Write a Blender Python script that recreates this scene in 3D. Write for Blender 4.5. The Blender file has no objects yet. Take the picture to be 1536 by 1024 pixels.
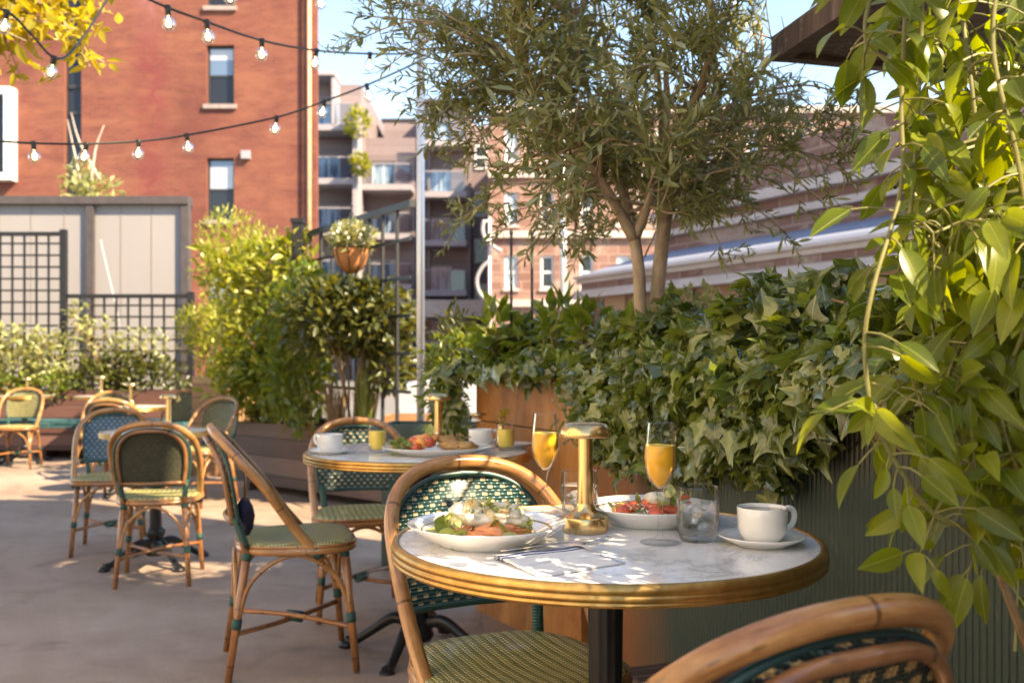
import bpy, bmesh, math, random
import numpy as np
from mathutils import Vector, Matrix, noise
random.seed(11)
rng = np.random.default_rng(7)
PI = math.pi
sc = bpy.context.scene
COL = sc.collection
F, CX, HY, HC = 1450.0, 768.0, 536.0, 1.08     # focal length in photo pixels, horizon row, eye height

def gz(y):                                      # the patio falls slightly towards its far end
    if y < 3.2: return 0.0
    if y < 5.0: return -.085*(y-3.2)/1.8
    if y < 11: return -.085-.015*(y-5)/6
    return -.10
def W(px, py, d): return Vector(((px-CX)/F*d, d, HC-(py-HY)/F*d))
def G(px, d): return Vector(((px-CX)/F*d, d, gz(d)))

# ------------------------------------------------------------------ mesh helpers
def catmull(pts, sub):
    pts = [Vector(p) for p in pts]
    if sub <= 1 or len(pts) < 3: return pts
    out = []
    for i in range(len(pts)-1):
        p0 = pts[i-1] if i > 0 else pts[0]*2-pts[1]
        p1, p2 = pts[i], pts[i+1]
        p3 = pts[i+2] if i+2 < len(pts) else pts[-1]*2-pts[-2]
        for k in range(sub):
            t = k/sub
            out.append(.5*((2*p1)+(p2-p0)*t+(2*p0-5*p1+4*p2-p3)*t*t+(3*p1-p0-3*p2+p3)*t*t*t))
    out.append(pts[-1]); return out

class MB:
    def __init__(s): s.v=[]; s.f=[]; s.uv=[]; s.m=[]; s.s=[]
    def add(s, vs, fs, uvs=None, m=0, smooth=True):
        b=len(s.v); s.v += [tuple(v) for v in vs]
        s.uv += (uvs if uvs else [(v[0], v[1]) for v in vs])
        for f in fs: s.f.append([b+i for i in f]); s.m.append(m); s.s.append(smooth)
    def tube(s, pts, r, n=8, sub=1, m=0, cap=True, squash=1.0):
        k0=len(r) if hasattr(r,'__len__') else 2; P=catmull(pts, sub)
        if not hasattr(r,'__len__'): R=[r]*len(P)
        else:
            R=[]
            for i in range(len(P)):
                t=i/(len(P)-1)*(k0-1); a=min(int(t),k0-2); R.append(r[a]+(r[a+1]-r[a])*(t-a))
        T=[(P[min(i+1,len(P)-1)]-P[max(i-1,0)]).normalized() for i in range(len(P))]
        nrm=T[0].orthogonal().normalized(); vs=[]; uvs=[]; L=0
        for i,p in enumerate(P):
            if i: L+=(p-P[i-1]).length
            nrm=(nrm-T[i]*nrm.dot(T[i])).normalized(); bn=T[i].cross(nrm)
            for j in range(n+1):
                a=2*PI*j/n
                vs.append(p+nrm*math.cos(a)*R[i]+bn*math.sin(a)*R[i]*squash); uvs.append((j/n*2*PI*R[i], L))
        fs=[]
        for i in range(len(P)-1):
            for j in range(n):
                a=i*(n+1)+j; fs.append((a,a+1,a+n+2,a+n+1))
        s.add(vs,fs,uvs,m)
        if cap:
            for i in (0,len(P)-1):
                ring=[i*(n+1)+j for j in range(n)]
                b=len(s.v)-len(vs); s.f.append([b+q for q in (ring[::-1] if i==0 else ring)]); s.m.append(m); s.s.append(False)
    def lathe(s, prof, n=32, c=(0,0,0), m=0, sub=1, wob=None):
        pr=[(p.x,p.y) for p in catmull([(a,b,0) for a,b in prof],sub)] if sub>1 else prof
        vs=[];uvs=[];L=0
        for i,(r,z) in enumerate(pr):
            if i: L+=math.hypot(r-pr[i-1][0], z-pr[i-1][1])
            for j in range(n+1):
                a=2*PI*j/n; rr=r*(wob(a) if wob else 1)
                vs.append((c[0]+rr*math.cos(a), c[1]+rr*math.sin(a), c[2]+z)); uvs.append((a*max(r,.01), L))
        fs=[]
        for i in range(len(pr)-1):
            for j in range(n):
                a=i*(n+1)+j; fs.append((a,a+1,a+n+2,a+n+1))
        s.add(vs,fs,uvs,m)
    def box(s, x0,x1,y0,y1,z0,z1, m=0, M=None):
        c=[(x0,y0,z0),(x1,y0,z0),(x1,y1,z0),(x0,y1,z0),(x0,y0,z1),(x1,y0,z1),(x1,y1,z1),(x0,y1,z1)]
        for f,ax in (((0,1,5,4),(0,2)),((1,2,6,5),(1,2)),((2,3,7,6),(0,2)),((3,0,4,7),(1,2)),((4,5,6,7),(0,1)),((3,2,1,0),(0,1))):
            vs=[Vector(c[i]) for i in f]; uvs=[(v[ax[0]],v[ax[1]]) for v in vs]
            if M is not None: vs=[M@v for v in vs]
            s.add(vs,[(0,1,2,3)],uvs,m,False)
    def quad(s, a,b,c,d, m=0, uv=None): s.add([a,b,c,d],[(0,1,2,3)],uv,m,False)
    def bar(s, a, b, w, h=None, m=0):              # square bar between two points
        a,b=Vector(a),Vector(b); h=h or w; t=(b-a); L=t.length; t.normalize()
        up=Vector((0,0,1)) if abs(t.z)<.9 else Vector((0,1,0)); x=t.cross(up).normalized(); z=x.cross(t)
        M=Matrix((x,t,z)).transposed().to_4x4(); M.translation=a
        s.box(-w/2,w/2,0,L,-h/2,h/2,m,M)
    def blob(s, c, r, amp=.2, freq=3., sub=3, m=0, seed=0):
        bm=bmesh.new(); bmesh.ops.create_icosphere(bm,subdivisions=sub,radius=1)
        vs=[]
        for v in bm.verts:
            p=v.co.copy(); k=1+amp*noise.noise(p*freq+Vector((seed*7.1,seed*3.3,1.7)))+amp*.4*noise.noise(p*freq*2.7+Vector((seed,9,3)))
            vs.append((c[0]+p.x*k*r[0], c[1]+p.y*k*r[1], c[2]+p.z*k*r[2]))
        fs=[[q.index for q in f.verts] for f in bm.faces]; bm.free(); s.add(vs,fs,None,m)
    def build(s, name, mats, parent=None, loc=None, bevel=0):
        me=bpy.data.meshes.new(name); me.from_pydata(s.v,[],s.f)
        for q in (mats if isinstance(mats,(list,tuple)) else [mats]): me.materials.append(q)
        me.polygons.foreach_set('material_index', s.m); me.polygons.foreach_set('use_smooth', s.s)
        ul=me.uv_layers.new(name='UVMap'); li=np.empty(len(me.loops),dtype=np.int32); me.loops.foreach_get('vertex_index',li)
        ul.data.foreach_set('uv', np.array(s.uv,dtype=np.float32)[li].ravel())
        me.update(); o=bpy.data.objects.new(name,me); COL.objects.link(o)
        if parent: o.parent=parent
        if loc is not None: o.location=loc
        if bevel:
            b=o.modifiers.new('bevel','BEVEL'); b.width=bevel; b.segments=2; b.limit_method='ANGLE'
        return o

def tag(o, label=None, cat=None, group=None, kind=None):
    if label: o['label']=label
    if cat: o['category']=cat
    if group: o['group']=group
    if kind: o['kind']=kind
    return o
def empty(name, loc, rz=0, label=None, cat=None, group=None):
    o=bpy.data.objects.new(name,None); COL.objects.link(o); o.location=loc; o.rotation_euler=(0,0,rz); o.empty_display_size=.1
    return tag(o,label,cat,group)
def dup(o, loc=None, rz=None, label=None, parent=None, scale=None):
    c=o.copy(); COL.objects.link(c); c.parent=parent
    if loc is not None: c.location=loc
    if rz is not None: c.rotation_euler=(0,0,rz)
    if label: c['label']=label
    if scale: c.scale=(scale,)*3
    for ch in list(o.children): dup(ch,parent=c)
    return c
def face(fx,fy): return math.atan2(-fx,fy)      # local +y looks along (fx,fy)

# ------------------------------------------------------------------ node helpers
class S:
    def __init__(s,nt,k): s.nt=nt; s.k=k
    def op(s,o,b=None,c=None):
        n=s.nt.nodes.new('ShaderNodeMath'); n.operation=o
        for i,q in enumerate((s,b,c)):
            if q is None: continue
            if isinstance(q,S): s.nt.links.new(q.k,n.inputs[i])
            else: n.inputs[i].default_value=q
        return S(s.nt,n.outputs[0])
    def __add__(s,b): return s.op('ADD',b)
    def __sub__(s,b): return s.op('SUBTRACT',b)
    def __mul__(s,b): return s.op('MULTIPLY',b)
    def __truediv__(s,b): return s.op('DIVIDE',b)
    def floor(s): return s.op('FLOOR')
    def frac(s): return s.op('FRACT')
    def abs(s): return s.op('ABSOLUTE')
    def sin(s): return s.op('SINE')
    def pw(s,b): return s.op('POWER',b)
    def mn(s,b): return s.op('MINIMUM',b)
    def mx(s,b): return s.op('MAXIMUM',b)
    def lt(s,b): return s.op('LESS_THAN',b)
    def gt(s,b): return s.op('GREATER_THAN',b)
    def mod(s,b): return s.op('FLOORED_MODULO',b)
    def ramp(s,a,b):
        n=s.nt.nodes.new('ShaderNodeMapRange'); n.inputs[1].default_value=a; n.inputs[2].default_value=b
        s.nt.links.new(s.k,n.inputs[0]); return S(s.nt,n.outputs[0])
class Mat:
    def __init__(s,name,col=(.5,.5,.5),rough=.5,metal=0,**kw):
        s.m=bpy.data.materials.new(name); s.m.use_nodes=True; s.nt=s.m.node_tree; s.b=s.nt.nodes['Principled BSDF']
        s.out=s.nt.nodes['Material Output']
        s.b.inputs['Base Color'].default_value=(*col,1); s.b.inputs['Roughness'].default_value=rough; s.b.inputs['Metallic'].default_value=metal
        for k,v in kw.items(): s.b.inputs[k.replace('_',' ')].default_value=v
    def lk(s,a,b): s.nt.links.new(a.k if isinstance(a,S) else a, b)
    def coord(s,kind='UV',scale=(1,1,1)):
        n=s.nt.nodes.new('ShaderNodeTexCoord'); m=s.nt.nodes.new('ShaderNodeMapping'); m.inputs['Scale'].default_value=scale
        s.lk(n.outputs[kind],m.inputs[0]); return m.outputs[0]
    def xyz(s,kind='UV'):
        n=s.nt.nodes.new('ShaderNodeTexCoord'); x=s.nt.nodes.new('ShaderNodeSeparateXYZ'); s.lk(n.outputs[kind],x.inputs[0])
        return [S(s.nt,x.outputs[i]) for i in range(3)]
    def noise(s,scale,kind='Object',sc=(1,1,1),detail=4,rough=.55,dist=0):
        n=s.nt.nodes.new('ShaderNodeTexNoise'); n.inputs['Scale'].default_value=scale; n.inputs['Detail'].default_value=detail
        n.inputs['Roughness'].default_value=rough; n.inputs['Distortion'].default_value=dist
        s.lk(s.coord(kind,sc),n.inputs['Vector']); return S(s.nt,n.outputs[0])
    def voro(s,scale,kind='Object',sc=(1,1,1),feat='F1'):
        n=s.nt.nodes.new('ShaderNodeTexVoronoi'); n.feature=feat; n.inputs['Scale'].default_value=scale
        s.lk(s.coord(kind,sc),n.inputs['Vector']); return S(s.nt,n.outputs[0])
    def island(s):
        n=s.nt.nodes.new('ShaderNodeNewGeometry'); return S(s.nt,n.outputs['Random Per Island'])
    def mix(s,f,a,b):
        n=s.nt.nodes.new('ShaderNodeMix'); n.data_type='RGBA'
        for q,i in ((f,0),(a,6),(b,7)):
            if isinstance(q,S): s.lk(q,n.inputs[i])
            elif i==0: n.inputs[0].default_value=q
            else: n.inputs[i].default_value=(*q,1)
        return S(s.nt,n.outputs[2])
    def ramp(s,f,stops):
        n=s.nt.nodes.new('ShaderNodeValToRGB'); cr=n.color_ramp
        while len(cr.elements)<len(stops): cr.elements.new(.5)
        for e,(p,c) in zip(cr.elements,stops): e.position=p; e.color=(*c,1)
        s.lk(f,n.inputs[0]); return S(s.nt,n.outputs[0])
    def col(s,c): s.lk(c,s.b.inputs['Base Color']); return s
    def rough(s,c): s.lk(c,s.b.inputs['Roughness']); return s
    def bump(s,h,strength=.5,dist=.01):
        n=s.nt.nodes.new('ShaderNodeBump'); n.inputs['Strength'].default_value=strength; n.inputs['Distance'].default_value=dist
        s.lk(h,n.inputs['Height']); s.lk(n.outputs[0],s.b.inputs['Normal']); s.bn=n; return s
    def translucent(s,c,f):
        t=s.nt.nodes.new('ShaderNodeBsdfTranslucent'); x=s.nt.nodes.new('ShaderNodeMixShader')
        if isinstance(c,S): s.lk(c,t.inputs[0])
        else: t.inputs[0].default_value=(*c,1)
        x.inputs[0].default_value=f; s.lk(s.b.outputs[0],x.inputs[1]); s.lk(t.outputs[0],x.inputs[2]); s.lk(x.outputs[0],s.out.inputs[0]); return s

M={}
# ---- ground
m=Mat('concrete',rough=.75); n1=m.noise(.9,detail=6); n2=m.noise(7,detail=8,rough=.7); n3=m.noise(60,detail=4,rough=.8); st=m.noise(2.3,detail=7,dist=1.2)
c=m.ramp(n1*.45+n2*.35+n3*.2,[(.34,(.17,.118,.088)),(.5,(.31,.226,.170)),(.68,(.43,.335,.265))])
c=m.mix(st.ramp(.54,.70)*.45,c,(.11,.076,.058)); cr=m.voro(.55,feat='DISTANCE_TO_EDGE',sc=(1,1,1)); c=m.mix(((cr+(n2-.5)*.09).abs().lt(.0035))*n1.ramp(.5,.58)*.5,c,(.07,.052,.043)); sp=m.voro(26).lt(.10); c=m.mix(sp*n3.ramp(.5,.6)*.7,c,(.40,.34,.29)); m.col(c); m.bump(n2*.6+n3*.4,.35,.006); m.rough(n2.ramp(.2,.9)*.35+.45); M['concrete']=m.m
m=Mat('asphalt',rough=.9); m.col(m.ramp(m.noise(40,detail=5),[(.3,(.10,.10,.105)),(.7,(.22,.215,.21))])); M['asphalt']=m.m
# ---- bamboo and weave
def bamboo(name,a,b,cc,ring=.23):
    m=Mat(name,rough=.32,Coat_Weight=.35,Coat_Roughness=.18)
    u,v,_=m.xyz('UV'); n=m.noise(1,'UV',(70,7,1),6,.65); n2=m.noise(6,'Object',(1,1,1),5,.7)
    c=m.ramp(n*.55+n2*.45,[(.36,a),(.5,b),(.64,cc)])
    f=(v/ring).frac(); r=((f-.5).abs()).gt(.487); c=m.mix(r*.7,c,(a[0]*.3,a[1]*.25,a[2]*.2))
    sp=m.voro(1,'UV',(55,14,1)).lt(.13); c=m.mix(sp*.55,c,(.10,.045,.018))
    m.col(c); m.bump(n*.5+r*.6,.25,.003); return m.m
M['bamboo']=bamboo('bamboo',(.15,.055,.016),(.36,.165,.052),(.54,.30,.115))
M['bamboo_leg']=bamboo('bamboo_leg',(.14,.05,.016),(.29,.115,.036),(.42,.20,.075),.19)
M['bamboo_dark']=bamboo('bamboo_dark',(.10,.04,.016),(.24,.105,.038),(.36,.18,.075),.31)
def weave(name,green,dark,cream,cw=.0150,ch=.0082,star=False,rough=.28):
    m=Mat(name,rough=rough,Coat_Weight=.25,Coat_Roughness=.2)
    u,v,_=m.xyz('UV')
    wv=m.noise(14,'UV',(1,1,1),2); u=u+(wv-.5)*.006; v=v+(wv-.5)*.005
    b=v/ch; row=b.floor(); fb=b.frac(); a=u/cw+row.mod(2)*.5; ca=a.floor(); fa=a.frac()
    h=((fb*PI).sin().mx(0)).pw(.6)*(((fa*PI).sin().mx(0)).pw(.5)*.6+.4)
    tone=m.noise(30,'UV',(1,1,1),3)
    if star:
        p=.034; aa=u/p; bb=v/(p*.62); r2=bb.floor(); aa=aa+r2.mod(2)*.5
        x=(aa.frac()-.5).abs(); y=(bb.frac()-.5).abs()
        cr=((x.mx(y)/.27).mn((x+y)/.36)).lt(1)
        h=((u/(p/4)*PI).sin()*(v/(p/6)*PI).sin()).abs().pw(.5)
    else:
        k=(row/2).floor(); cr=row.mod(2).lt(.5)*((ca+k).mod(2)).lt(.5)*((fa-.5).abs()).lt(.40)
    c=m.mix(tone.ramp(.3,.7),dark,green); c=m.mix(h.ramp(.0,.55),(dark[0]*.25,dark[1]*.25,dark[2]*.25),c)
    c2=m.mix(tone.ramp(.3,.7),(cream[0]*.6,cream[1]*.55,cream[2]*.5),cream); c=m.mix(cr,c,c2)
    m.col(c); m.bump(h,.9,.004); return m.m
CR=(.66,.54,.33)
M['weave_green']=weave('weave_green',(.020,.082,.074),(.008,.036,.036),(.56,.45,.27))
M['weave_back']=weave('weave_back',(.016,.048,.034),(.007,.022,.018),(.60,.40,.16),star=True,rough=.4)
M['weave_plain']=weave('weave_plain',(.055,.060,.024),(.024,.030,.014),(.075,.062,.024),star=True,rough=.6)
M['weave_blue']=weave('weave_blue',(.055,.14,.20),(.028,.08,.12),(.33,.36,.36),cw=.016,ch=.010)
M['weave_olive']=weave('weave_olive',(.15,.145,.055),(.075,.08,.03),(.45,.37,.17),cw=.014,ch=.009)
def seatweave(name,green,dark,cream):
    m=Mat(name,rough=.4,Coat_Weight=.15); u,v,_=m.xyz('UV')
    wv=m.noise(9,'UV',(1,1,1),2); u=u+(wv-.5)*.008
    a=u/.0085; col=a.floor(); fa=a.frac(); b=v/.0105+col.mod(2)*.5; fb=b.frac()
    h=((fa*PI).sin().mx(0)).pw(.6)*(((fb*PI).sin().mx(0)).pw(.5)*.7+.3)
    t=m.noise(18,'UV',(1,1,1),3); cr=((fb-.5).abs()).lt(.23)*((col.mod(3)).lt(1.5))
    c=m.mix(t.ramp(.3,.7),dark,green); c=m.mix(h.ramp(0,.5),(dark[0]*.3,dark[1]*.3,dark[2]*.3),c); c=m.mix(cr*.85,c,cream)
    m.col(c); m.bump(h,.8,.003); return m.m
M['seat']=seatweave('seat_weave',(.27,.255,.060),(.14,.145,.04),(.74,.66,.34))
m=Mat('wrap_green',rough=.35); u,v,_=m.xyz('UV'); h=((v/.007*PI).sin()).abs(); m.col(m.mix(h,(.008,.03,.025),(.025,.095,.075))); m.bump(h,.8,.002); M['wrap']=m.m
m=Mat('binding_green',rough=.4); m.col(m.mix(m.noise(50),(.008,.035,.032),(.02,.07,.06))); M['binding']=m.m
# ---- table
m=Mat('marble',rough=.17,Coat_Weight=.1); n=m.noise(3.2,'Object',(1,1,1),8,.6,1.6); vein=(n-.5).abs(); n2=m.noise(11,'Object',(1,.6,1),8,.7,2.5); v2=(n2-.5).abs()
blot=m.noise(4,detail=4); c=m.ramp(vein,[(.0,(.56,.54,.54)),(.02,(.74,.72,.70)),(.10,(.84,.815,.79))]); c=m.mix(v2.lt(.011)*blot.ramp(.48,.62)*.6,c,(.30,.27,.27)); m.col(c); M['marble']=m.m
def metal(name,c0,c1,r,sc=(3,3,.3)):
    m=Mat(name,metal=1,rough=r); n=m.noise(9,'Object',sc,5,.6); m.col(m.mix(n,c0,c1)); m.rough(n*.08+(r-.04)); return m.m
M['brass']=metal('brushed_brass',(.66,.41,.16),(.80,.55,.27),.27)
m=Mat('aged_brass',metal=.85,rough=.36); n=m.noise(18,detail=6,rough=.7); m.col(m.ramp(n,[(.3,(.30,.155,.045)),(.55,(.52,.30,.09)),(.75,(.66,.43,.17))])); m.rough(n*.3+.22); M['rim']=m.m
m=Mat('cast_iron',(.012,.012,.013),.38,.3); m.bump(m.noise(80,detail=4),.25,.002); M['iron']=m.m
M['steel']=metal('polished_steel',(.42,.40,.38),(.58,.56,.54),.22)
m=Mat('ceramic',(.80,.775,.73),.12,Coat_Weight=.5,Coat_Roughness=.04); M['ceramic']=m.m
M['gold']=Mat('gold_line',(.62,.42,.13),.3,.8).m
M['coffee']=Mat('coffee',(.035,.014,.006),.08).m
m=Mat('juice',rough=.15,Subsurface_Weight=.25); m.b.inputs['Subsurface Radius'].default_value=(.02,.01,.002); _,_,z=m.xyz('Object')
m.col(m.mix(m.noise(38,detail=5),(.92,.43,.025),(.94,.52,.06))); m.translucent((.95,.52,.04),.12); M['juice']=m.m
m=Mat('pale_juice',(.96,.68,.13),.2,Subsurface_Weight=.2); M['pale_juice']=m.m
def clear(name,tint,ior=1.45,edge=.12):
    m=Mat(name); nt=m.nt; t=nt.nodes.new('ShaderNodeBsdfTransparent'); t.inputs[0].default_value=(*tint,1); g=nt.nodes.new('ShaderNodeBsdfGlossy'); g.inputs['Roughness'].default_value=.02
    f=nt.nodes.new('ShaderNodeFresnel'); f.inputs[0].default_value=ior; lw=nt.nodes.new('ShaderNodeLayerWeight'); lw.inputs[0].default_value=.25
    a=(S(nt,f.outputs[0])*.55+S(nt,lw.outputs['Facing']).pw(4)*edge).mn(1); x=nt.nodes.new('ShaderNodeMixShader')
    m.lk(a,x.inputs[0]); m.lk(t.outputs[0],x.inputs[1]); m.lk(g.outputs[0],x.inputs[2]); m.lk(x.outputs[0],m.out.inputs[0]); return m.m
M['glass']=clear('clear_glass',(.996,.996,.995),1.22,.22)
M['rail_glass']=clear('balcony_glass',(.80,.87,.93),1.7,.3)
def liquid(name,ior,f):
    m=Mat(name,(.98,.99,.985),.0,Transmission_Weight=1.0,IOR=ior); nt=m.nt; t=nt.nodes.new('ShaderNodeBsdfTransparent'); x=nt.nodes.new('ShaderNodeMixShader'); x.inputs[0].default_value=f
    m.lk(m.b.outputs[0],x.inputs[1]); m.lk(t.outputs[0],x.inputs[2]); m.lk(x.outputs[0],m.out.inputs[0]); return m
M['water']=liquid('water',1.2,.65).m; m=liquid('ice',1.25,.45); m.bump(m.noise(90,detail=3),.6,.004); M['ice']=m.m
m=Mat('napkin',rough=.85); u,v,_=m.xyz('UV'); 
st=((v-.022).abs().lt(.0055)).mx((v-.036).abs().lt(.0030)).mx((v-.009).abs().lt(.0030)); m.col(m.mix(st,(.80,.775,.74),(.08,.10,.22))); m.bump(((u/.0012*PI).sin()*(v/.0012*PI).sin()),.2,.0004); M['napkin']=m.m
# ---- food
def simple(name,a,b,scale=60,rough=.4,**kw):
    m=Mat(name,rough=rough,**kw); m.col(m.mix(m.noise(scale,detail=5,rough=.65).ramp(.3,.7),a,b)); return m.m
M['egg']=simple('poached_egg',(.74,.68,.56),(.70,.60,.42),60,.42)
m=Mat('hollandaise',rough=.35); m.col(m.ramp(m.noise(60,detail=6),[(.35,(.76,.68,.52)),(.5,(.76,.60,.32)),(.64,(.72,.42,.10))])); M['sauce']=m.m
M['muffin']=simple('toasted_muffin',(.58,.34,.14),(.30,.13,.045),55,.7)
M['salmon']=simple('salmon',(.78,.20,.06),(.84,.40,.18),70,.3)
M['tomato']=simple('tomato',(.60,.045,.018),(.75,.16,.05),50,.2,Coat_Weight=.4)
M['orange']=simple('orange_fruit',(.90,.28,.03),(.95,.50,.16),60,.3)
M['pastry']=simple('pastry',(.62,.38,.14),(.36,.17,.05),50,.6)
M['crumb']=simple('cheese_crumb',(.85,.80,.70),(.7,.6,.45),60,.7)
m=Mat('salad_leaf',rough=.4); n=m.noise(35,detail=4); ri=m.island(); c=m.ramp(n*.6+ri*.4,[(.3,(.16,.21,.03)),(.5,(.38,.42,.11)),(.7,(.66,.64,.34))]); m.col(c); m.translucent(c,.3); M['salad']=m.m
M['speck']=Mat('pepper',(.02,.02,.015),.8).m
# ---- leaves
def leafmat(name,a,b,c3,tr,trc,rough=.38,vein=None,spec=.5,palm=False):
    m=Mat(name,rough=rough); m.b.inputs['Specular IOR Level'].default_value=spec
    ri=m.island(); n=m.noise(25,'UV',(1,1,1),2); on=m.noise(45,'Object',(1,1,1),4,.7); c=m.ramp(ri*.70+n*.12+(on-.5)*.55+.09,[(.08,a),(.5,b),(.95,c3)])
    if vein:
        u,v,_=m.xyz('UV'); x=(u-.5).abs(); mid=x.lt(.022); sv=((v-x*.9)*8).frac(); sv=((sv-.5).abs()).gt(.445)*(x.lt(.42))
        if palm: an=x.op('ARCTAN2',v+.03); sv=(((an/.80+.5).frac()-.5).abs()).lt(.035); mid=x.lt(.012)
        c=m.mix((mid*.8).mx(sv*.45),c,vein); m.bump(sv*-.5+mid*-1.0,.5,.002)
    m.col(c)
    t=m.mix(ri,trc,(trc[0]*1.25,trc[1]*1.05,trc[2]*.6)); m.translucent(t,tr); return m.m
M['ivy']=leafmat('ivy_leaf',(.032,.052,.014),(.100,.132,.028),(.27,.29,.07),.27,(.27,.36,.03),.24,(.33,.37,.16),.9,True)
M['ivy_young']=leafmat('ivy_young_leaf',(.13,.20,.02),(.20,.27,.03),(.30,.34,.05),.4,(.36,.45,.04),.35,(.3,.36,.12))
M['vine']=leafmat('vine_leaf',(.036,.060,.006),(.092,.130,.008),(.23,.26,.018),.45,(.34,.42,.012),.33,(.33,.37,.08),.4)
M['olive']=leafmat('olive_leaf',(.080,.096,.036),(.170,.188,.080),(.38,.41,.25),.32,(.36,.38,.07),.34,None,.7)
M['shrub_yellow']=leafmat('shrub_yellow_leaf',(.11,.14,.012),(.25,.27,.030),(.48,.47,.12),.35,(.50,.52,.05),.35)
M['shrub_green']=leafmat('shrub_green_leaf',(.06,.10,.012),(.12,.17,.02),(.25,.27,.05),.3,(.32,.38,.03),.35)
M['shrub_dark']=leafmat('shrub_dark_leaf',(.030,.040,.012),(.060,.075,.018),(.14,.14,.035),.25,(.26,.25,.03),.34)
M['pale_leaf']=leafmat('pale_leaf',(.13,.16,.045),(.26,.28,.10),(.50,.50,.27),.3,(.55,.52,.2),.4)
M['tree_yellow']=leafmat('tree_yellow_leaf',(.16,.16,.015),(.34,.30,.025),(.52,.42,.05),.5,(.66,.55,.04),.45)
M['flower']=Mat('white_flower',(.8,.8,.72),.5).m
M['grass']=leafmat('grass_blade',(.10,.12,.02),(.16,.19,.03),(.30,.28,.08),.25,(.35,.35,.05),.5)
m=Mat('olive_bark',rough=.85); n=m.noise(9,'UV',(2.5,.7,1),7,.65); m.col(m.ramp(n,[(.3,(.15,.10,.062)),(.5,(.35,.255,.165)),(.7,(.50,.39,.27))])); m.bump(n,.5,.01); M['bark']=m.m
M['stem_green']=simple('green_stem',(.13,.13,.035),(.22,.20,.06),30,.5)
M['stem_brown']=simple('brown_stem',(.14,.08,.035),(.26,.16,.07),30,.7)
M['stem_pale']=simple('pale_twig',(.42,.34,.27),(.55,.47,.40),30,.8)
M['soil']=simple('soil',(.03,.02,.014),(.07,.045,.03),40,.95)
# ---- wood, metal, masonry
def planks(name,a,b,cc,horizontal=True,w=.14,rough=.6,gap=.03,kind='UV'):
    m=Mat(name,rough=rough); u,v,_=m.xyz(kind); q=v if horizontal else u
    n=m.noise(1,kind,(3,45,1) if horizontal else (45,3,1),6,.6); row=(q/w).floor(); tone=((row*12.9898).sin()*43758.5).frac()
    c=m.ramp(n*.6+tone*.4,[(.25,a),(.5,b),(.75,cc)]); f=(q/w).frac(); g=((f-.5).abs()).gt(.5-gap); c=m.mix(g*.85,c,(a[0]*.2,a[1]*.2,a[2]*.2))
    m.col(c); m.bump(n*.3-g*1.,.5,.006); return m.m
M['planter_wood']=planks('dark_planter_wood',(.085,.048,.038),(.14,.080,.062),(.20,.125,.10),w=.16)
M['bench_wood']=planks('bench_wood',(.075,.030,.022),(.13,.055,.040),(.18,.09,.07),w=.15)
M['cedar']=planks('cedar_planks',(.26,.125,.055),(.40,.22,.105),(.50,.31,.16),w=.13)
M['crate_wood']=planks('crate_wood',(.05,.025,.016),(.10,.055,.036),(.15,.09,.06),w=.022,gap=.12)
m=Mat('soffit_wood',rough=.7); n=m.noise(2.0,'Object',(2.2,18,1),7,.7); n2=m.noise(7,detail=6,rough=.8); c=m.ramp(n,[(.3,(.045,.03,.026)),(.55,(.11,.075,.062)),(.75,(.20,.15,.13))]); c=m.mix(n2.ramp(.60,.70)*.7,c,(.42,.36,.31)); m.col(c); m.bump(n,.5,.01); M['soffit']=m.m
m=Mat('corten',rough=.6,metal=.15); n=m.noise(3.2,'Object',(1.6,1.6,.55),7,.62,.6); n2=m.noise(22,detail=6,rough=.75); c=m.ramp(n*.75+n2*.25,[(.28,(.12,.042,.014)),(.46,(.33,.125,.030)),(.60,(.47,.205,.055)),(.75,(.58,.30,.10))]); m.col(c); m.bump(n2,.3,.003); M['corten']=m.m
m=Mat('ribbed_metal',rough=.45,metal=.25); x,y,z=m.xyz('Object'); n=m.noise(2.2,'Object',(1,1,.8),6,.65,.5); n2=m.noise(30,detail=5,rough=.7)
fz=(z+(n-.5)*.5-y*.10); c=m.mix(fz.ramp(.54,.74),(.026,.046,.039),(.055,.050,.036)); c=m.mix((y+(n-.5)*.5).ramp(2.80,3.15),c,(.19,.078,.03)); c=m.mix(n2.ramp(.62,.75)*.4,c,(.16,.14,.11)); m.col(c); M['ribbed']=m.m
m=Mat('dark_green_paint',rough=.4); m.col(m.mix(m.noise(8),(.022,.045,.045),(.035,.075,.07))); M['green_paint']=m.m
M['black_metal']=simple('black_metal',(.008,.008,.010),(.016,.016,.019),20,.5)
M['grey_frame']=simple('dark_grey_frame',(.055,.045,.048),(.085,.07,.07),8,.6)
m=Mat('galvanised_pole',metal=.55,rough=.42); n=m.noise(5,'Object',(1,1,.35),5,.6); m.col(m.ramp(n,[(.3,(.56,.55,.55)),(.7,(.76,.75,.74))])); M['pole']=m.m
m=Mat('white_panel',rough=.6); n=m.noise(1.1,'Object',(1,1,.35),5,.6); m.col(m.mix(n,(.26,.242,.242),(.31,.293,.293))); M['white_panel']=m.m
M['render']=simple('cream_render',(.76,.66,.53),(.82,.73,.61),3,.85)
M['seam']=Mat('panel_seam',(.25,.22,.21),.7).m
m=Mat('brick',rough=.85); bt=m.nt.nodes.new('ShaderNodeTexBrick'); m.lk(m.coord('UV'),bt.inputs['Vector'])
bt.inputs['Scale'].default_value=1; bt.inputs['Brick Width'].default_value=.24; bt.inputs['Row Height'].default_value=.085; bt.inputs['Mortar Size'].default_value=.008
bt.inputs['Color1'].default_value=(.195,.052,.036,1); bt.inputs['Color2'].default_value=(.145,.037,.028,1); bt.inputs['Mortar'].default_value=(.17,.078,.052,1)
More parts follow.
